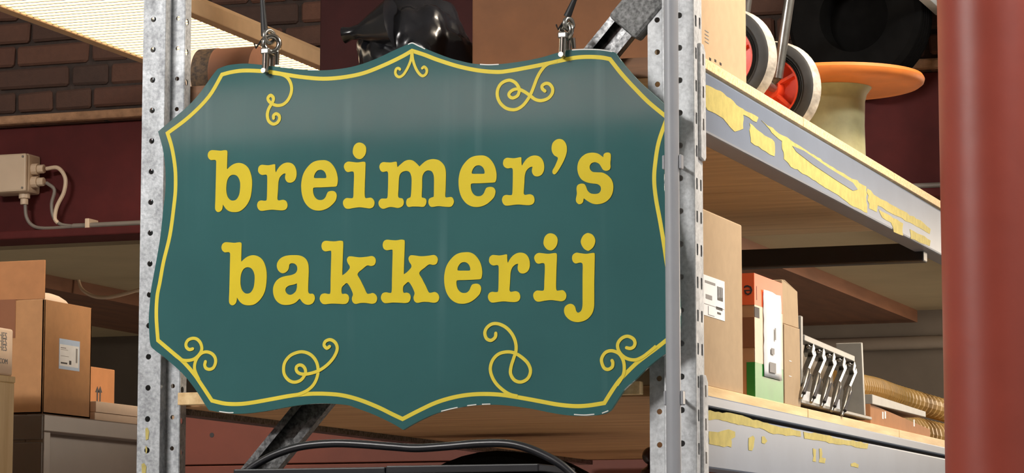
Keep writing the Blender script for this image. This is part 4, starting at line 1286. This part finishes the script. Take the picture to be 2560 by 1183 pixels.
MB().box((X3 + .0003, ya, hx(1886, 785, X3).z - .005), (X3 + .0007, ya + .030, zo - .003)).build('print', MAT['ink'], e)
# paper slip, slightly crumpled
py0, py1 = hx(1906, 800, X3).y, hx(1950, 800, X3).y
pz0, pz1 = hx(1935, 948, X3).z, hx(1915, 728, X3).z
m = MB(); vs, fs = [], []
for i in range(13):
    for j in range(5):
        t, s = i / 12, j / 4
        vs.append((X3 + .0022 + .0014 * mnoise.noise(Vector((i * .7, j * .9, 2))), py0 + (py1 - py0) * s + .002 * mnoise.noise(Vector((i * .6, 5, j))), pz0 + (pz1 - pz0) * t + .002 * mnoise.noise(Vector((j, i * .3, 8)))))
for i in range(12):
    for j in range(4):
        k = i * 5 + j
        fs.append((k, k + 1, k + 6, k + 5))
sl_ = m.add(vs, fs).build('paper_slip', MAT['white_label'], e, smooth=True, solid=.0004)
for (u0, v0, u1, v1, mt) in ((1924, 905, 1940, 930, 'inkgrey'), (1937, 820, 1940, 850, 'inkgrey'), (1928, 870, 1936, 885, 'inkgrey')):
    rect_on_x(u0, v0, u1, v1, X3 + .0040, .0003, 'print', mt, sl_)
# upside-down lettering
q = hx(1889, 715, X3)
text('l', .034, (X3 + .0007, q.y + .008, q.z), (0, -1, 0), (0, 0, -1), 'ink', e, depth=-.0003)
q = hy(1883, 713, ya - .0008)
text('e', .036, (q.x, ya - .0009, q.z), (-1, 0, 0), (0, 0, -1), 'ink', e, depth=-.0003)
# mixed brown cardboard slab
X4 = RX - .006
ya2, yb2 = yb + .004, hx(2000, 850, X4).y
e = empty('cardboard_slab', (X4 - .05, (ya2 + yb2) / 2, TL), 'folded cardboard sleeve standing beside the printed carton', 'cardboard')
zt2 = hx(1962, 698, X4).z; zm2 = hx(1985, 818, X4).z
MB().prism([(X4, ya2, TL), (X4, yb2, TL), (X4, yb2 - .001, zm2), (X4, ya2, zm2)], (-.10, 0, 0)).build('lower_half', MAT['kraft_l'], e, bevel=.001)
MB().prism([(X4 - .002, ya2, zm2 + .001), (X4 - .002, yb2, zm2 + .001), (X4 - .004, yb2 + .002, zt2 - .012), (X4 - .003, ya2 + .02, zt2), (X4 - .004, ya2 + .004, zt2 - .001)], (-.096, 0, 0)).build('upper_half', MAT['kraft_l'], e, bevel=.001)
for v in (902, 940):
    a_ = hx(1972, v, X4); MB().box((X4, a_.y, a_.z - .0006), (X4 + .0004, a_.y + .018, a_.z + .0006)).build('crease', MAT['brown_tape'], e)

# grey rack of five chrome levers
X5 = RX - .006
P5 = lambda px, py, dx=0.0: hx(px, py, X5 + dx) + Vector((0, 0, .004))
a_ = P5(2006, 1010)
e = empty('lever_rack', (X5 - .05, P5(2080, 1000).y, TL), 'grey plastic rack with five chrome lever handles on the lower shelf', 'rack')


def bar(p, q, wd, dep, name, mat='greyplastic', par=None):
    """flat bar in the plane X = X5 between two picture points"""
    p, q = P5(*p), P5(*q)
    d_ = (q - p).normalized(); n_ = Vector((0, -d_.z, d_.y)) * wd / 2
    return MB().prism([p + n_, q + n_, q - n_, p - n_], (-dep, 0, 0)).build(name, MAT[mat], par or e, bevel=.0012)


bar((2005, 796), (2006, 1008), .013, .05, 'side_post')
bar((2012, 850), (2137, 903), .011, .020, 'top_rail')
bar((2155, 862), (2163, 1045), .012, .05, 'side_post')
bar((2004, 1009), (2180, 1052), .006, .055, 'bottom_rail')
pa, pb = P5(2010, 840), P5(2152, 862)
MB().box((X5 - .06, pa.y, TL + .002), (X5 - .055, pb.y, P5(2100, 862).z)).build('back_panel', MAT['greydark'], e)
MB().box((X5 - .054, pa.y + .01, TL + .004), (X5 - .040, pb.y - .01, P5(2080, 985).z)).build('white_card', MAT['white_label'], e)
for i in range(5):
    tx, ty = 2036 + i * 25.6, 877 + i * 11.0
    lv = bar((tx, ty - 8), (tx - 4, ty + 16), .014, .016, 'lever', 'lever_metal')
    bar((tx + 4, ty + 10), (tx - 18, ty + 62), .009, .010, 'lever_arm', 'lever_metal', lv)
    p_, q_ = P5(tx - 16, ty + 52, .004), P5(tx - 34, ty + 124, .004)
    MB().tube([p_, p_.lerp(q_, .15), p_.lerp(q_, .8), q_], [.004, .0068, .0052, .003], 10).build('lever_tip', MAT['lever_metal'], lv, smooth=True)
    p_, q_ = P5(tx - 11, ty + 66, .009), P5(tx - 26, ty + 112, .009)
    MB().tube([p_, q_], .0034, 8).build('slot', MAT['ink'], lv)
    c5 = P5(tx - 14, ty - 4, .002)
    MB().ball(c5, .0042, 10, 6).build('rivet', MAT['chrome'], lv, smooth=True)

# low cardboard tray beside it
X6 = RX - .012
ya, yb = P5(2180, 1000).y + .012, hx(2325, 1060, X6).y
zt6 = hx(2170, 1000, X6).z
e = empty('cardboard_tray', (X6 - .1, (ya + yb) / 2, TL), 'long low cardboard tray with grey rim beside the lever rack', 'tray')
MB().prism([(X6, ya, TL), (X6, yb, TL), (X6, yb, TL + .018), (X6, ya, zt6 - .006)], (-.10, 0, 0)).build('body', MAT['kraft_d'], e, bevel=.001)
MB().prism([(X6 + .004, ya, zt6 - .007), (X6 + .004, yb - .06, TL + .040), (X6 + .004, yb - .06, TL + .052), (X6 + .004, ya, zt6 + .012)], (-.10, 0, 0)).build('rim', MAT['greyplastic'], e, bevel=.001)
for (u, v) in ((2207, 1039), (2213, 1038), (2285, 1058)):
    q = hx(u, v, X6); MB().box((X6, q.y - .006, q.z - .007), (X6 + .0006, q.y + .004, q.z + .007)).build('white_mark', MAT['white_label'], e)


# corrugated hose, two strands
def hose(pts3, r, name, label):
    P = [Vector(p) for p in pts3]
    dense = []
    n = len(P)
    for i in range(n - 1):
        a_, b_ = P[i], P[i + 1]
        pa_ = P[i - 1] if i else a_ * 2 - b_
        pb_ = P[i + 2] if i + 2 < n else b_ * 2 - a_
        for k in range(60):
            t = k / 60
            dense.append(.5 * (2 * a_ + (b_ - pa_) * t + (2 * pa_ - 5 * a_ + 4 * b_ - pb_) * t * t + (3 * a_ - pa_ - 3 * b_ + pb_) * t ** 3))
    dense.append(P[-1])
    out, rs, acc, step = [dense[0]], [r], 0, .0030
    last = dense[0]
    for p in dense[1:]:
        if (p - last).length >= step:
            out.append(p); last = p
            rs.append(r * (1.0 if (len(out) // 2) % 2 else .80))
    o_ = MB().tube(out, rs, 16).build(name, MAT['hose'])
    return tag(o_, label, 'hose')


q0, q1, q2, q3 = hx(2150, 950, -1.42), hx(2210, 945, -1.42), hx(2290, 960, -1.40), hx(2400, 968, -1.40)
rh = .028
hose([(-1.46, q0.y - .05, TL + .118), (-1.45, q1.y, TL + .124), (-1.44, q2.y, TL + .118), (-1.42, q3.y + .1, TL + .112)], rh, 'corrugated_hose', 'upper strand of yellowed corrugated hose behind the tray')
hose([(-1.46, q0.y - .05, TL + .042), (-1.45, q1.y, TL + .042), (-1.44, q2.y, TL + .042), (-1.43, q3.y + .1, TL + .042)], rh * 1.45, 'corrugated_hose', 'lower, thicker strand of yellowed corrugated hose behind the tray')
